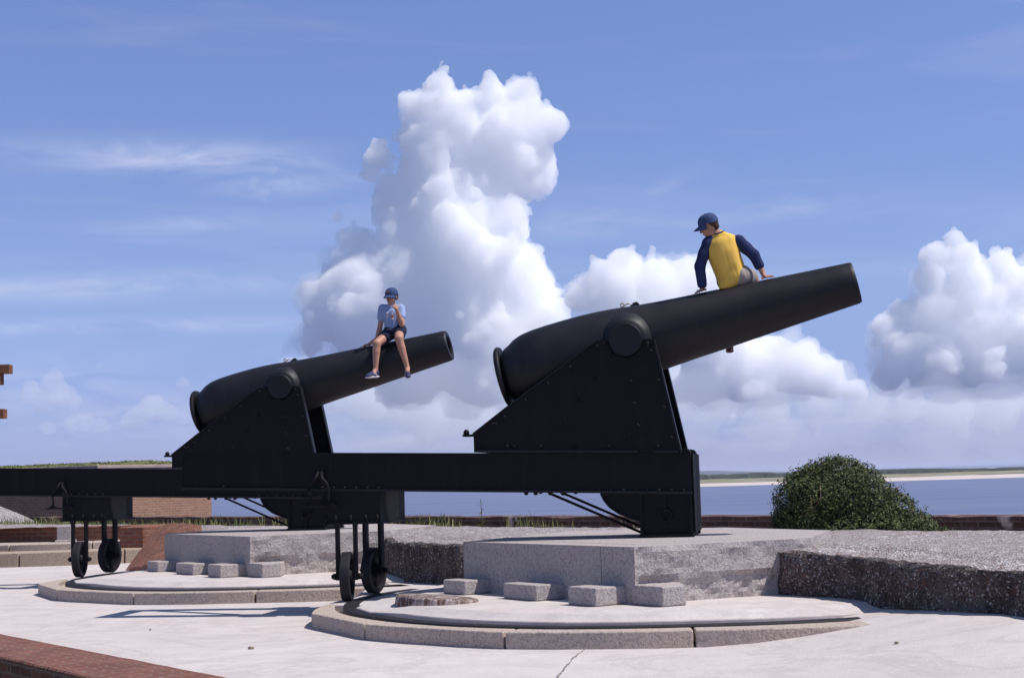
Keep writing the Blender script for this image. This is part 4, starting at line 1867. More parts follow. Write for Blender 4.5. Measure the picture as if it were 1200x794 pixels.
    for sgn in (1, -1):
        ax = Vector((-math.cos(TH), -sgn * math.sin(TH), 0))   # outward radial
        cpos = Vector((-Rw * math.cos(TH), -sgn * Rw * math.sin(TH), zc))
        ang = math.atan2(ax.y, ax.x)
        M_ = Matrix.Translation(cpos) @ Matrix.Rotation(ang, 4, 'Z')
        wh = empty('wheel')
        wh.parent = root
        m = MB()
        m.lathe([(-.045, .175), (-.045, .223), (-.037, .231), (.037, .231), (.045, .223), (.045, .175), (-.045, .175)], M_, 48, False)
        for k in range(8):      # sockets in the tread
            t_ = k * math.pi / 4 + .35
            p = Vector((0, math.cos(t_), math.sin(t_)))
            m.tube([M_ @ (p * .2305), M_ @ (p * .2322)], .017, 10)
        m.build('tread', WORN_LIT, wh)
        m = MB()
        # web with four openings: hub, inner rim, four broad spokes
        m.lathe([(-.055, 0), (-.055, .05), (-.05, .06), (-.02, .075), (.02, .075), (.05, .06), (.055, .05), (.055, 0)], M_, 24)
        for k in range(5):
            t_ = k * 2 * math.pi / 5 + .5
            d = Vector((0, math.cos(t_), math.sin(t_)))
            e_ = Vector((0, -math.sin(t_), math.cos(t_)))
            q = [d * .06 + e_ * .05, d * .185 + e_ * .07, d * .185 - e_ * .07, d * .06 - e_ * .05]
            m.add([M_ @ (p + Vector((-.018, 0, 0))) for p in q] + [M_ @ (p + Vector((.018, 0, 0))) for p in q],
                  [(0, 1, 2, 3), (7, 6, 5, 4), (0, 4, 5, 1), (1, 5, 6, 2), (2, 6, 7, 3), (3, 7, 4, 0)])
        m.build('wheel_web', IRON, wh)
        m = MB()
        for o_ in (-.085, .085):
            Mf = M_ @ Matrix.Translation((o_, 0, 0))
            m.box(-.019, .019, -.037, .037, -.035, bz0 - zc, Mf)
            m.box(-.02, .02, -.05, .05, bz0 - zc - .04, bz0 - zc - .018, Mf)
        m.build('wheel_fork', IRON, root)
        m = MB()
        m.tube([M_ @ Vector((-.15, 0, 0)), M_ @ Vector((.15, 0, 0))], .02, 12)
        for o_ in (-.12, .12):
            m.tube([M_ @ Vector((o_ - .014, 0, 0)), M_ @ Vector((o_ + .014, 0, 0))], .034, 6)
        m.build('axle', IRON, root)
    return root


def place(root, pin, a_, lab, cat, grp):
    root.location = (pin.x, pin.y, .2)
    root.rotation_euler = (0, 0, -a_)
    tag(root, lab, cat, grp)


for mk, cat, grp, l1, l2 in (
        (make_cannon, 'cannon', 'black bottle-shaped cannons', 'large black cannon barrel with the boy in yellow shirt sitting on it', 'black cannon barrel with the boy in pale blue tee sitting on it'),
        (make_carriage, 'gun carriage', 'triangular iron gun carriages', 'triangular riveted black iron carriage holding up the cannon under the boy in yellow', 'triangular riveted black iron carriage holding up the cannon under the boy in pale blue'),
        (make_chassis, 'gun chassis', 'long wheeled iron chassis', 'long black iron rail chassis on two wheels, front one, below the boy in yellow', 'long black iron rail chassis on two wheels, partly hidden, reaching the left edge')):
    r0 = mk()
    r1 = copy_tree(r0)
    place(r0, PIN, A_NEAR, l1, cat, grp)
    place(r1, PIN_F, A_FAR, l2, cat, grp)

# ------------------------------------------------------------------ people


def capsule(m, p0, r0, p1, r1, seg=14):
    p0, p1 = Vector(p0), Vector(p1)
    m.prims.append(('c', p0, r0, p1, r1))
    d = (p1 - p0)
    ln = d.length
    d = d / ln if ln > 1e-6 else Vector((0, 0, 1))
    pts, rads = [], []
    for k in range(5):
        t_ = math.pi / 2 * (1 - k / 4)
        pts.append(p0 - d * r0 * math.sin(t_))
        rads.append(max(r0 * math.cos(t_), r0 * .02))
    for k in range(5):
        t_ = math.pi / 2 * k / 4
        pts.append(p1 + d * r1 * math.sin(t_))
        rads.append(max(r1 * math.cos(t_), r1 * .02))
    m.tube(pts, rads, seg)


def ellipsoid(m, c, axes, radii, n=14):
    """axes = 3 unit vectors"""
    c = Vector(c)
    m.prims.append(('e', c, axes, radii))
    vs, fs = [], []
    for i in range(n + 1):
        t_ = math.pi * i / n
        for k in range(2 * n):
            p_ = math.pi * k / n
            v = axes[0] * radii[0] * math.sin(t_) * math.cos(p_) + axes[1] * radii[1] * math.sin(t_) * math.sin(p_) + axes[2] * radii[2] * math.cos(t_)
            vs.append(c + v)
    for i in range(n):
        for k in range(2 * n):
            fs.append((i * 2 * n + k, i * 2 * n + (k + 1) % (2 * n), (i + 1) * 2 * n + (k + 1) % (2 * n), (i + 1) * 2 * n + k))
    m.add(vs, fs, True)


def solid(m, name, mat, parent, voxel=.006, smooth=4, wrinkle=0, kf=.3, km=.022):
    """fuse the overlapping pieces into ONE continuous skin"""
    P = np.array([tuple(p) for p in m.v])
    fld = Field(P.min(0), P.max(0), voxel)
    for q in m.prims:
        if q[0] == 'c':
            fld.cone(q[1], q[2], q[3], q[4], max(.003, min(.022, .38 * min(q[2], q[4]))))
        else:
            fld.ell(q[1], q[2], q[3], max(.003, min(km, kf * min(q[3]))))
    me2 = fld.mesh(name, 1)
    if wrinkle:
        V = np.zeros(len(me2.vertices) * 3, np.float32)
        N = np.zeros_like(V)
        me2.vertices.foreach_get('co', V)
        me2.vertices.foreach_get('normal', N)
        V, N = V.reshape(-1, 3), N.reshape(-1, 3)
        dis = np.array([fbm((c_[0] * 13 + c_[2] * 4, c_[1] * 13, c_[2] * 3.2), 2) for c_ in V.tolist()], np.float32)
        me2.vertices.foreach_set('co', (V + N * (dis * wrinkle)[:, None]).ravel())
        me2.update()
    me2.materials.clear()
    me2.materials.append(mat)
    o = bpy.data.objects.new(name, me2)
    col.objects.link(o)
    if parent:
        o.parent = parent
    return o


def frame(fwd, up):
    f_ = Vector(fwd).normalized()
    r_ = f_.cross(Vector(up)).normalized()
    u_ = r_.cross(f_).normalized()
    return f_, r_, u_          # forward, person's right, up


def head(m, c, fwd, up, h):
    """head of height h centred at c"""
    f_, r_, u_ = frame(fwd, up)

    def P(a, b, d):
        return c + f_ * a * h + r_ * b * h + u_ * d * h
    ellipsoid(m, P(-.03, 0, .12), (f_, r_, u_), (.42 * h, .345 * h, .38 * h))
    ellipsoid(m, P(.09, 0, -.17), (f_, r_, u_), (.29 * h, .265 * h, .33 * h))
    ellipsoid(m, P(.22, 0, -.38), (f_, r_, u_), (.11 * h, .12 * h, .10 * h))
    capsule(m, P(.36, 0, .03), .04 * h, P(.44, 0, -.13), .055 * h, 8)
    ellipsoid(m, P(.30, 0, .09), (f_, r_, u_), (.09 * h, .24 * h, .05 * h), 8)
    for s in (-1, 1):
        ellipsoid(m, P(.20, s * .17, -.10), (f_, r_, u_), (.12 * h, .10 * h, .10 * h), 8)
        ellipsoid(m, P(-.04, s * .345, -.03), (f_, r_, u_), (.075 * h, .035 * h, .12 * h), 8)
    ellipsoid(m, P(.33, 0, -.25), (f_, r_, u_), (.06 * h, .11 * h, .045 * h), 8)


def face_bits(c, fwd, up, h, parent):
    f_, r_, u_ = frame(fwd, up)

    def P(a, b, d):
        return c + f_ * a * h + r_ * b * h + u_ * d * h
    for s in (-1, 1):
        m = MB()
        ellipsoid(m, P(.335, s * .13, .0), (f_, r_, u_), (.03 * h, .055 * h, .028 * h), 8)
        m.build('eye', EYEM, parent)
        m = MB()
        m.tube([P(.375, s * .06, .075), P(.375, s * .13, .10), P(.33, s * .21, .08)], .014 * h, 6)
        m.build('eyebrow', HAIR, parent)
    m = MB()
    ellipsoid(m, P(.385, 0, -.255), (f_, r_, u_), (.02 * h, .085 * h, .022 * h), 8)
    m.build('mouth', LIPM, parent)


def cap(c, fwd, up, h, parent, emblem=False):
    f_, r_, u_ = frame(fwd, up)
    m = MB()
    vs, fs = [], []
    n, k = 10, 40
    base = c + u_ * .15 * h - f_ * .02 * h
    for i in range(n + 1):
        t_ = math.pi / 2 * i / n
        for j in range(k):
            a = 2 * math.pi * j / k
            rr_ = math.cos(t_) ** .8 if i < n else .0
            fx, fy = .47 * h * math.cos(a) * rr_, .40 * h * math.sin(a) * rr_
            zz = (.43 * h) * math.sin(t_) ** .95 if i else 0
            if i == 0:
                zz = -.05 * h * (math.cos(a) < -.1) * 1.0
            vs.append(base + f_ * fx + r_ * fy + u_ * zz)
    for i in range(n):
        for j in range(k):
            fs.append((i * k + j, i * k + (j + 1) % k, (i + 1) * k + (j + 1) % k, (i + 1) * k + j))
    m.add(vs, fs, True)
    ellipsoid(m, base + u_ * .43 * h, (f_, r_, u_), (.03 * h, .03 * h, .02 * h), 6)
    o = m.build('cap', CAPB, parent)
    # brim: a curved plate with thickness
    m = MB()
    vs, fs = [], []
    nb, ns = 6, 18
    for lay in (0, 1):
        for i in range(nb + 1):
            for j in range(ns + 1):
                a = R(-78 + 156 * j / ns)
                ext = 1 + .62 * (i / nb) * max(0, math.cos(a)) ** .45
                fx, fy = .46 * h * math.cos(a) * ext, .39 * h * math.sin(a) * (1 + .06 * i / nb)
                drop = -.10 * h * (i / nb) - .10 * h * (fy / (.39 * h)) ** 2 * (i / nb + .15)
                vs.append(base + f_ * fx + r_ * fy + u_ * (drop + .012 * h - lay * .028 * h))
    w_ = ns + 1
    tot = (nb + 1) * w_
    for i in range(nb):
        for j in range(ns):
            a = i * w_ + j
            fs.append((a, a + 1, a + w_ + 1, a + w_))
            fs.append((tot + a, tot + a + w_, tot + a + w_ + 1, tot + a + 1))
    for j in range(ns):
        a = nb * w_ + j
        fs.append((a, a + 1, tot + a + 1, tot + a))
        fs.append((j + 1, j, tot + j, tot + j + 1))
    m.add(vs, fs, True)
    m.build('brim', CAPB, o)
    if emblem:
        m = MB()
        ellipsoid(m, base + f_ * .43 * h + u_ * .19 * h, (f_, r_, u_), (.03 * h, .075 * h, .07 * h), 8)
        m.build('emblem', PRINTO, o)
    return o


def hand(m, wrist, dirv, palm_n, ln, curl=.3, thumb=1, spread=.12):
    """palm and five fingers; dirv = along the fingers, palm_n = out of the palm"""
    d, n_ = Vector(dirv).normalized(), Vector(palm_n).normalized()
    s_ = d.cross(n_).normalized()
    n_ = s_.cross(d)
    pl = ln * .48
    wd = ln * .40
    for k in range(4):
        off = s_ * wd * (k / 3 - .5) * .9
        capsule(m, wrist + off * .5, ln * .10, wrist + d * pl + off, ln * .085, 8)
    for k, fl in enumerate((.44, .5, .47, .36)):
        off = s_ * wd * (k / 3 - .5)
        a = wrist + d * pl + off
        dd = (d + s_ * spread * (k - 1.5)).normalized()
        f1 = (dd + n_ * curl * .5).normalized()
        f2 = (dd + n_ * curl * 1.3).normalized()
        b_ = a + f1 * ln * fl * .55
        c_ = b_ + f2 * ln * fl * .5
        capsule(m, a, ln * .056, b_, ln * .05, 8)
        capsule(m, b_, ln * .05, c_, ln * .04, 8)
    t0 = wrist + d * ln * .12 - s_ * thumb * wd * .4
    t1 = t0 + (d * .6 - s_ * thumb * .7 + n_ * .2) * ln * .3
    t2 = t1 + (d * .9 - s_ * thumb * .15 + n_ * .2) * ln * .25
    capsule(m, t0, ln * .075, t1, ln * .06, 8)
    capsule(m, t1, ln * .06, t2, ln * .045, 8)


def chain(m, pts, rads, seg=14):
    for (a, ra), (b_, rb) in zip(zip(pts, rads), zip(pts[1:], rads[1:])):
        capsule(m, a, ra, b_, rb, seg)


def shoe(p_heel, p_toe, up, parent, mat, sole, stripe=True):
    f_, r_, u_ = frame(p_toe - p_heel, up)
    ln = (p_toe - p_heel).length
    m = MB()
    ellipsoid(m, p_heel + f_ * ln * .12 + u_ * ln * .20, (f_, r_, u_), (ln * .16, ln * .15, ln * .22), 10)
    ellipsoid(m, p_heel + f_ * ln * .45 + u_ * ln * .13, (f_, r_, u_), (ln * .36, ln * .165, ln * .17), 10)
    ellipsoid(m, p_heel + f_ * ln * .78 + u_ * ln * .08, (f_, r_, u_), (ln * .24, ln * .18, ln * .12), 10)
    o = solid(m, 'shoe', mat, parent, .006, 2)
    m = MB()
    ellipsoid(m, p_heel + f_ * ln * .2 + u_ * ln * .0, (f_, r_, u_), (ln * .24, ln * .165, ln * .07), 10)
    ellipsoid(m, p_heel + f_ * ln * .65 + u_ * ln * .0, (f_, r_, u_), (ln * .38, ln * .19, ln * .07), 10)
    solid(m, 'sole', sole, o, .006, 1)
    if stripe:
        m = MB()
        for k in range(4):
            b_ = p_heel + f_ * ln * (.40 + .09 * k) + u_ * ln * (.295 - .035 * k)
            m.tube([b_ - r_ * ln * .10 - u_ * ln * .03, b_, b_ + r_ * ln * .10 - u_ * ln * .03], ln * .018, 6)
        for s in (-1, 1):
            b_ = p_heel + f_ * ln * .3 + r_ * s * ln * .155 + u_ * ln * .10
            m.tube([b_, b_ + f_ * ln * .25 + u_ * ln * .08 + r_ * s * ln * .0], ln * .022, 6)
        m.build('lace', sole, o)


def barrel_frame(pin, a_, s):
    """point on the bore axis at distance s ahead of the trunnions, with the axis directions"""
    u_ = Vector((math.cos(a_), -math.sin(a_), 0))
    D = u_ * math.cos(ELEV) + Vector((0, 0, math.sin(ELEV)))
    C = Vector((pin.x, pin.y, .2)) + u_ * TRU_U + Vector((0, 0, TRU_Z)) + D * s
    V = Vector((-math.sin(a_), -math.cos(a_), 0))
    N = V.cross(D).normalized()
    if N.z < 0:
        N = -N
    return C, D, V, N


def rad_at(s):
    return interp([p for p in PROF if -1.2 < p[0] < 2.19], s)


def on_barrel(pin, a_, px, py):
    """rough s on the barrel for a picture column"""
    best = None
    for k in range(240):
        s = -1 + k * .0135
        C, D, V, N = barrel_frame(pin, a_, s)
        q = C + N * rad_at(s) - CAM
        x = 600 + FPX * q.dot(RC) / q.dot(F_)
        if best is None or abs(x - px) < best[0]:
            best = (abs(x - px), s)
    return best[1]


def boy_in_yellow():
    s0 = on_barrel(PIN, A_NEAR, 861, 337)
    C, D, V, N = barrel_frame(PIN, A_NEAR, s0)
    r_ = rad_at(s0)
    seat = C + N * r_
    root = empty('person', seat)
    tag(root, 'person in yellow shirt with blue sleeves and blue cap sitting with back turned', 'person')
    inv = -seat
    Y0 = seat.y

    def J(px, py, dy=0.0):
        return at(px, py, Y0 + dy) + inv

    sh_l, sh_r = J(829.5, 284.5, -.03), J(865, 282, -.03)
    neck = J(842, 275, -.035)
    chest = J(849, 297, -.03)
    belly = J(857, 317, .0)
    hip = J(861, 331.5, .0)
    hip.z = max(hip.z, .075)
    el_l, wr_l = J(820.5, 312, -.03), J(823, 335.5, -.04)
    el_r, wr_r = J(883, 298.5, -.05), J(893.5, 318.5, -.06)
    hc = J(831, 265, -.03)
    hh = .215
    # hands rest on the barrel
    sl = on_barrel(PIN, A_NEAR, 824, 343)
    Cl, _, _, Nl = barrel_frame(PIN, A_NEAR, sl)
    hl = Cl + (Nl * .985 + V * .1).normalized() * (rad_at(sl) + .018) + inv
    srr = on_barrel(PIN, A_NEAR, 897, 327)
    Cr, _, _, Nr = barrel_frame(PIN, A_NEAR, srr)
    hr = Cr + (Nr * .985 + V * .12).normalized() * (rad_at(srr) + .018) + inv
    m = MB()
    # legs over the far side of the barrel
    away = -V
    hipl, hipr = hip - D * .075 + away * .02, hip + D * .075 + away * .02
    knl = hip - D * .06 + away * .40 + N * .02
    knr = hip + D * .16 + away * .39 + N * .02
    ftl = J(854, 402, .40)
    ftr = J(902, 376, .47)
    chain(m, [hip, belly, chest, neck], [.09, .08, .085, .05])
    chain(m, [hipl, knl, knl.lerp(ftl, .35), ftl], [.082, .056, .052, .033])
    chain(m, [hipr, knr, knr.lerp(ftr, .35), ftr], [.082, .056, .052, .033])
    chain(m, [neck, hc + Vector((.01, .01, -.07))], [.05, .045])
    chain(m, [chest.lerp(sh_l, .6), sh_l, el_l, el_l.lerp(wr_l, .3), wr_l], [.05, .042, .036, .035, .026])
    chain(m, [chest.lerp(sh_r, .6), sh_r, el_r, el_r.lerp(wr_r, .3), wr_r], [.05, .042, .036, .035, .026])
    chain(m, [wr_l, hl + N * .02], [.026, .022])
    chain(m, [wr_r, hr + N * .02], [.026, .022])
    hand(m, hl - V * .05 + N * .014, (V * .9 - D * .35 - N * .15), -N, .14, .3, -1)
    hand(m, hr - V * .04 + N * .014, (D * .5 + V * .85 - N * .15), -N, .14, .3, 1)
    hf = Vector((-.93, .25, -.33))
    hu = Vector((-.28, -.12, .95))
    head(m, hc, hf, hu, hh)
    solid(m, 'body', SKIN, root, .0055, 3)
    face_bits(hc, hf, hu, hh, root)
    cap(hc, hf, hu, hh, root)
    f_, rr_, u_ = frame(hf, hu)
    m = MB()
    ellipsoid(m, hc - f_ * .13 * hh + u_ * .10 * hh, (f_, rr_, u_), (.34 * hh, .365 * hh, .27 * hh))
    ellipsoid(m, hc - f_ * .28 * hh - u_ * .10 * hh, (f_, rr_, u_), (.16 * hh, .27 * hh, .17 * hh))
    solid(m, 'hair', HAIR, root, .006, 2, .004)
    # jersey
    m = MB()
    up = (neck - hip).normalized()
    lat = (sh_r - sh_l).normalized()
    fb = up.cross(lat).normalized()
    lat = fb.cross(up).normalized()

    def slab_e(c_, w_, d_, h_):
        ellipsoid(m, c_, (lat, fb, up), (w_, d_, h_), 12)
    slab_e(J(858, 326, .0), .142, .12, .10)
    slab_e(J(854.5, 314, -.005), .138, .118, .12)
    slab_e(J(850, 303, -.015), .142, .118, .13)
    slab_e(J(846.5, 292, -.025), .15, .112, .11)
    slab_e(J(845, 284, -.03), .14, .092, .07)
    chain(m, [sh_l.lerp(neck, .1) + lat * .02, neck - up * .02, sh_r.lerp(neck, .1) - lat * .02], [.05, .062, .05])
    mc = MB()
    nb_ = neck + up * .012
    mc.tube([nb_ + lat * .058 * math.cos(a_ * .5236) + fb * .056 * math.sin(a_ * .5236) for a_ in range(13)], .009, 8)
    mc.build('collar', BLUS, root)
    # hem hanging on the near side of the barrel
    slab_e(J(852, 333, -.055), .085, .055, .05)
    jersey = solid(m, 'jersey', YEL, root, .006, 4, .005, .8, .075)
    m = MB()
    chain(m, [sh_l + lat * .045 + up * .012, sh_l + lat * .004 - up * .008, sh_l.lerp(el_l, .5) - lat * .004, el_l, el_l.lerp(wr_l, .88)], [.054, .062, .058, .052, .047])
    solid(m, 'sleeve', BLUS, root, .006, 3, .006)
    m = MB()
    chain(m, [sh_r - lat * .045 + up * .012, sh_r - lat * .004 - up * .008, sh_r.lerp(el_r, .5), el_r, el_r.lerp(wr_r, .62)], [.054, .062, .058, .052, .047])
    solid(m, 'sleeve', BLUS, root, .006, 3, .006)
    m = MB()
    chain(m, [hip - D * .04 + N * .005, hip + D * .06 + N * .005], [.112, .108])
    chain(m, [hipl, hipl.lerp(knl, .75)], [.1, .082])
    chain(m, [hipr, hipr.lerp(knr, .72)], [.1, .082])
    solid(m, 'shorts', KHA, root, .007, 3, .005)
    for ft, tw in ((ftl, -D * .25), (ftr, D * .3)):
        heel = ft + Vector((0, -.03, -.075))
        toe = heel + (Vector((0, 1, .05)) + tw).normalized() * .21
        heel, toe = ft + V * .05 - N * .075, ft - V * .16 + tw * .08 - N * .07
        shoe(heel, toe, Vector((0, 0, 1)), root, SHOER, SHOER, False)


def boy_in_blue():
    s0 = on_barrel(PIN_F, A_FAR, 463, 392)
    C, D, V, N = barrel_frame(PIN_F, A_FAR, s0)
    r_ = rad_at(s0)
    seat = C + N * r_
    root = empty('person', seat)
    tag(root, 'person in pale blue tee, dark shorts and blue cap, one hand at the chin', 'person')
    inv = -seat
    Y0 = seat.y

    def J(px, py, dy=0.0):
        return at(px, py, Y0 + dy) + inv
    hip = J(463, 387.5, -.02)
    hip.z = max(hip.z, .07)
    belly, chest, neck = J(461.5, 379, -.02), J(459.5, 368, -.04), J(458.5, 358.5, -.05)
    sh_l, sh_r = J(448.2, 361.5, -.04), J(470, 361.5, -.04)
    el_l, wr_l = J(445.2, 384, -.03), J(441.5, 396.5, -.07)
    el_r, wr_r = J(471.2, 380.5, -.16), J(464.5, 362, -.23)
    hc, hh = J(459, 347.5, -.07), .205
    # thighs over the near side
    hipl, hipr = J(457, 390, -.05), J(468, 388, -.05)
    knl, knr = J(441.5, 402.5, -.31), J(467.5, 396.5, -.33)
    anl, anr = J(440, 433, -.33), J(477.5, 431, -.33)
    sl = on_barrel(PIN_F, A_FAR, 435, 404)
    Cl, _, _, Nl = barrel_frame(PIN_F, A_FAR, sl)
    hl = Cl + (Nl * .95 + V * .35).normalized() * (rad_at(sl) + .016) + inv
    m = MB()
    chain(m, [hip, belly, chest, neck], [.085, .07, .07, .042])
    chain(m, [hipl, knl, knl.lerp(anl, .3), anl], [.074, .052, .048, .03])
    chain(m, [hipr, knr, knr.lerp(anr, .3), anr], [.074, .052, .048, .03])
    chain(m, [anl, anl + Vector((-.02, -.05, -.05))], [.03, .03])
    chain(m, [anr, anr + Vector((0, -.05, -.05))], [.03, .03])
    chain(m, [neck, hc + Vector((0, .02, -.06))], [.043, .04])
    chain(m, [chest.lerp(sh_l, .6), sh_l, el_l, el_l.lerp(wr_l, .3), wr_l, hl + N * .012], [.045, .038, .033, .033, .024, .022])
    chain(m, [chest.lerp(sh_r, .6), sh_r, el_r, el_r.lerp(wr_r, .3), wr_r], [.045, .038, .033, .033, .024])
    hand(m, hl + N * .01, -D * .8 + V * .6, -N, .135, .3, 1)
    hf = Vector((-.52, -.82, -.2))
    hu = Vector((.0, -.15, 1))
    chin = hc + Vector(hf).normalized() * .065 + Vector((.03, 0, -.075))
    hand(m, wr_r, (chin - wr_r) + Vector((0, 0, .05)), Vector((-.3, .95, .1)), .13, .7, 1)
    head(m, hc, hf, hu, hh)
    solid(m, 'body', SKIN, root, .0055, 3)
    face_bits(hc, hf, hu, hh, root)
    cap(hc, hf, hu, hh, root, True)
    f_, rr_, u_ = frame(hf, hu)
    m = MB()
    ellipsoid(m, hc - f_ * .08 * hh + u_ * .06 * hh, (f_, rr_, u_), (.40 * hh, .372 * hh, .30 * hh))
    ellipsoid(m, hc - f_ * .20 * hh - u_ * .10 * hh, (f_, rr_, u_), (.23 * hh, .33 * hh, .20 * hh))
    solid(m, 'hair', HAIR, root, .006, 2, .004)
    m = MB()
    up = (neck - hip).normalized()
    lat = (sh_r - sh_l).normalized()
    fb = up.cross(lat).normalized()
    lat = fb.cross(up).normalized()

    def slab_e(c_, w_, d_, h_):
        ellipsoid(m, c_, (lat, fb, up), (w_, d_, h_), 12)
    slab_e(J(462, 383, -.025), .125, .105, .08)
    slab_e(J(461, 375, -.03), .125, .10, .09)
    slab_e(J(459.8, 367.5, -.04), .132, .098, .08)
    chain(m, [sh_l.lerp(neck, .1), neck - up * .02, sh_r.lerp(neck, .1)], [.045, .055, .045])
    chain(m, [sh_l, sh_l.lerp(el_l, .48)], [.056, .054])
    chain(m, [sh_r, sh_r.lerp(el_r, .48)], [.056, .054])
    tee = solid(m, 'tee_shirt', PALE, root, .006, 4, .005, .6, .05)
    # small print on the chest
    m = MB()
    rs = random.Random(4)
    for k in range(7):
        p = J(454.5 + rs.uniform(-2.2, 6), 370 + rs.uniform(-4, 5), -.142)
        ellipsoid(m, p, (lat, fb, up), (.012 + .008 * rs.random(), .012, .012), 6)
    m.build('print', PRINTW, tee)['kind'] = 'stuff'
    m = MB()
    ellipsoid(m, J(459.8, 371, -.146), (lat, fb, up), (.014, .012, .022), 6)
    m.build('print', PRINTO, tee)
    m = MB()
    chain(m, [hip - D * .05, hip + D * .05], [.10, .10])
    chain(m, [hipl, hipl.lerp(knl, .42)], [.092, .082])
    chain(m, [hipr, hipr.lerp(knr, .38)], [.092, .082])
    solid(m, 'shorts', NAVY, root, .006, 3, .004)
    shoe(anl + Vector((.035, .04, -.085)), anl + Vector((-.11, -.15, -.105)), Vector((0, 0, 1)), root, SHOEB, SHOEW)
    shoe(anr + Vector((-.015, .05, -.08)), anr + Vector((.02, -.14, -.14)), Vector((0, 0, 1)), root, SHOEB, SHOEW)


boy_in_yellow()
boy_in_blue()

# ------------------------------------------------------------------ clouds (real lit volumes, kilometres away)
def cloud_mat(name, dens, colr=(1, 1, 1), g=.0):
    m = bpy.data.materials.new(name)
    m.use_nodes = True
    t = m.node_tree
    for n_ in list(t.nodes):
        if n_.type == 'BSDF_PRINCIPLED':
            t.nodes.remove(n_)
    out = [n_ for n_ in t.nodes if n_.type == 'OUTPUT_MATERIAL'][0]
    v = t.nodes.new('ShaderNodeVolumePrincipled')
    v.inputs['Color'].default_value = (*colr, 1)
    v.inputs['Density'].default_value = dens
    v.inputs['Anisotropy'].default_value = g
    t.links.new(v.outputs[0], out.inputs['Volume'])
    return m


C_DENSE = cloud_mat('cloud_dense', .019)
C_VEIL = cloud_mat('cloud_veil', .0045)
C_SOFT = cloud_mat('cloud_soft', .0048)
C_THIN = cloud_mat('cloud_thin', .0014)


def cloud(blobs, Y, mat, label, seed, voxel=10, kids=9, amp=1, depth=.8, base=0, veil=True, kind='cloud'):
    rs = random.Random(seed)
    k = Y / FPX
    sp = []
    for (px, py, rp) in blobs:
        dy = rs.uniform(-.35, .35) * rp * k * depth
        c_ = at(px, py, Y + dy)
        r_ = rp * k * .84
        sp.append((c_, r_))
        for q in range(kids + int(r_ / 60)):
            d = Vector((rs.gauss(0, 1), rs.gauss(0, 1), rs.gauss(0, 1) + .25)).normalized()
            r2 = r_ * rs.uniform(.26, .48)
            c2 = c_ + d * (r_ * rs.uniform(.75, .98))
            sp.append((c2, r2))
            for q2 in range(8):
                d2 = (d + Vector((rs.gauss(0, .8), rs.gauss(0, .8), rs.gauss(0, .8)))).normalized()
                r3 = r2 * rs.uniform(.28, .5)
                c3 = c2 + d2 * r2 * rs.uniform(.8, 1.0)
                if r3 > voxel * 1.3:
                    sp.append((c3, r3))
    lo = [min(c_[a_] - r_ for c_, r_ in sp) for a_ in range(3)]
    hi = [max(c_[a_] + r_ for c_, r_ in sp) for a_ in range(3)]
    fld = Field(lo, hi, voxel)
    for c_, r_ in sp:
        fld.sphere(c_, r_, .12 * r_ + .4 * voxel)
    if base:
        zb_ = at(600, base, Y).z - .0
        zz = fld.lo[2] + fld.h * np.arange(fld.n[2])
        xx = fld.lo[0] + fld.h * np.arange(fld.n[0])
        wob = np.array([noise.fractal(Vector((x_ / 260, seed, 0)), 1, 2, 3) for x_ in xx]) * 45
        cut = (zb_ + wob[:, None, None] + (xx[:, None, None] - at(600, 400, Y).x) * .03) - zz[None, None, :]
        fld.F = np.maximum(fld.F, cut.astype(np.float32))
    # billows: the field itself is roughened near its surface
    near = np.argwhere(np.abs(fld.F) < 17 * k * amp)
    dis = np.zeros(len(near), np.float32)
    for i, p in enumerate((fld.lo + fld.h * near).tolist()):
        p = Vector(p)
        dis[i] = 8 * noise.fractal(p / 170 + Vector((0, seed, 0)), 1, 2, 2) + 5.5 * (.45 - noise.voronoi(p / 62)[0][0]) + 3.0 * (.45 - noise.voronoi(p / 27)[0][0]) + 1.7 * noise.fractal(p / 22, 1, 2, 2)
    fld.F[near[:, 0], near[:, 1], near[:, 2]] -= dis * k * amp
    me2 = fld.mesh('cumulus_cloud', 1)
    me2.materials.clear()
    me2.materials.append(mat)
    o = bpy.data.objects.new('cumulus_cloud', me2)
    col.objects.link(o)
    tag(o, label, 'cloud')
    o['kind'] = 'stuff'
    if base and veil:       # torn vapour hanging about the solid cloud
        r2_ = random.Random(seed + 50)
        bl = [(px + r2_.uniform(-6, 6), py + r2_.uniform(-4, 8), rp * 1.0 + r2_.uniform(0, 5) + (3 if py > 300 else 0)) for px, py, rp in blobs if py > 315]
        q = cloud(bl, Y, C_VEIL, label, seed + 100, 11, 8, 1.15, depth, base + 14, False)
        del q['label'], q['category']
        q.parent = o
        q.name = 'cloud_veil'
    return o


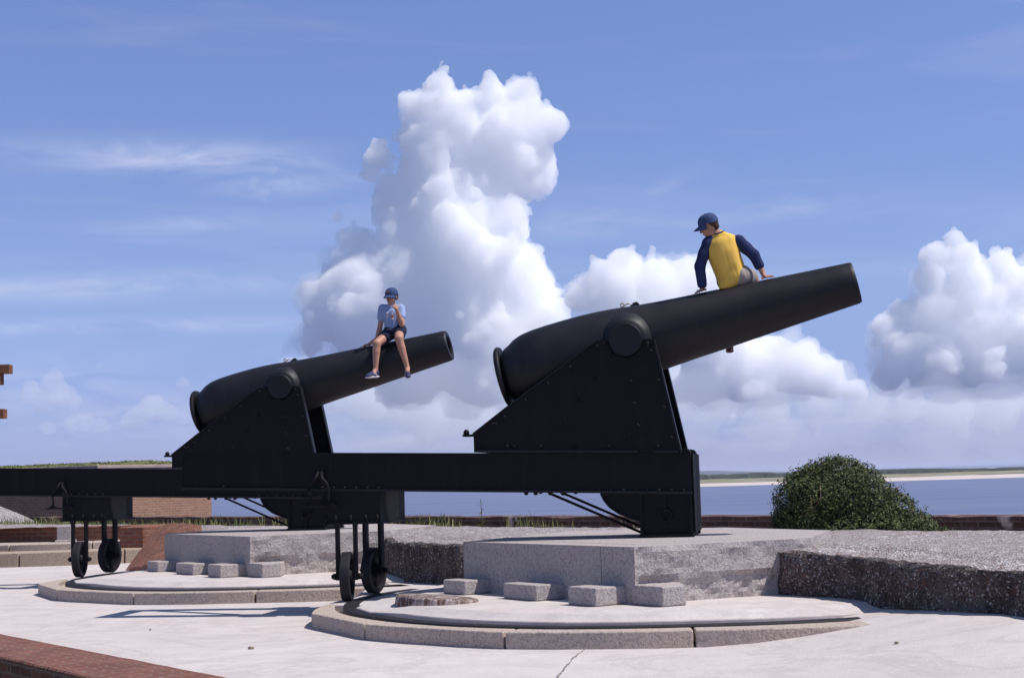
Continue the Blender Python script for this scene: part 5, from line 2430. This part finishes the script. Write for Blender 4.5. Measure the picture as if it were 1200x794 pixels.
CY = 7000
cloud([(515, 102, 24), (497, 128, 30), (535, 135, 40), (575, 112, 26), (612, 112, 30), (640, 145, 28), (600, 150, 45), (555, 170, 50), (505, 175, 42), (610, 190, 48), (560, 220, 62), (500, 225, 48), (628, 212, 24),
       (530, 265, 60), (580, 265, 50), (475, 255, 34), (445, 185, 20), (437, 205, 17), (455, 225, 26), (396, 256, 15), (405, 275, 18), (425, 290, 24),
       (540, 310, 70), (590, 330, 62), (480, 325, 58), (425, 345, 56), (375, 352, 26), (390, 375, 36), (630, 345, 34), (640, 372, 34), (520, 380, 85), (440, 395, 60), (590, 395, 70), (365, 400, 20), (560, 430, 55), (480, 430, 55)],
      CY, C_DENSE, 'towering white cumulus cloud rising between the two cannons', 3, 6.5, base=472)
cloud([(735, 312, 26), (700, 330, 24), (720, 345, 40), (768, 325, 32), (800, 318, 22), (800, 345, 38), (680, 350, 22), (830, 340, 34), (770, 375, 50), (830, 385, 50), (720, 385, 40), (865, 420, 40), (905, 415, 30), (935, 430, 36), (965, 445, 30), (1000, 460, 16), (880, 450, 40), (830, 440, 42), (920, 460, 30)],
      CY - 600, C_DENSE, 'white cumulus cloud bank behind the barrel of the nearer cannon', 5, 6.5, base=486)
cloud([(1118, 278, 17), (1100, 298, 22), (1128, 305, 26), (1092, 325, 22), (1140, 335, 36), (1175, 310, 22), (1200, 335, 34), (1230, 345, 45), (1070, 372, 26), (1040, 385, 20), (1105, 380, 46), (1160, 385, 55), (1215, 400, 60), (1060, 410, 34), (1100, 430, 45), (1160, 440, 50), (1220, 450, 45), (1045, 435, 22), (1085, 455, 24)],
      CY + 300, C_DENSE, 'white cumulus cloud at the right edge behind the cannon mouth', 9, 6.5, base=482)
cloud([(500, 455, 70), (580, 470, 60), (430, 460, 55), (640, 480, 50), (380, 470, 45), (700, 470, 50), (520, 500, 60), (440, 500, 50), (800, 480, 60), (900, 485, 50), (1000, 485, 50), (1100, 490, 60), (1180, 490, 60), (1240, 480, 60)],
      CY - 1700, C_THIN, 'thin hazy cloud base low under the white cumulus', 13, 34, 6, .6)
cloud([(690, 440, 40), (735, 450, 42), (790, 452, 40), (845, 462, 34), (900, 470, 30), (960, 474, 30), (1015, 478, 28), (1060, 470, 30), (1110, 480, 34), (1170, 484, 36), (1230, 480, 40), (660, 420, 34), (1030, 455, 16)],
      CY + 1400, C_SOFT, 'hazy white cloud bank low behind the nearer cannon', 31, 16, 8)
cloud([(350, 440, 28), (390, 452, 36), (440, 468, 40), (500, 480, 44), (560, 482, 42), (615, 470, 40), (330, 462, 22), (360, 405, 16)],
      CY + 1400, C_SOFT, 'hazy white cloud bank low behind the farther cannon', 37, 16, 8)
cloud([(66, 440, 9), (62, 449, 14), (72, 462, 17), (34, 458, 15), (24, 464, 10), (50, 470, 14), (88, 470, 10)], CY, C_SOFT, 'small faint puff of cloud low beside the timber arms', 17, 11, 8)
cloud([(178, 478, 18), (165, 486, 16), (195, 488, 15), (150, 492, 12), (215, 492, 12), (100, 494, 13), (85, 498, 12), (118, 500, 12), (216, 446, 9), (240, 500, 12), (60, 502, 12)], CY + 300, C_SOFT, 'faint low cloud puffs above the grassy bastion', 19, 11, 8)
cloud([(298, 212, 13), (310, 225, 12), (290, 192, 12), (318, 202, 11), (270, 188, 9), (240, 180, 8)], CY, C_THIN, 'thin torn cloud wisp left of the tall white cumulus', 23, 10, 7)

# ------------------------------------------------------------------ haze
HAZE = True
if HAZE:
    m = MB()
    m.box(-13000, 13000, -400, 13000, -7.8, 22)
    hz = m.build('haze', cloud_mat('haze_air', .00012, (.80, .86, 1.0), .3))
    hz['kind'] = 'stuff'
    tag(hz, 'thin pale air haze over the far shore', 'haze')
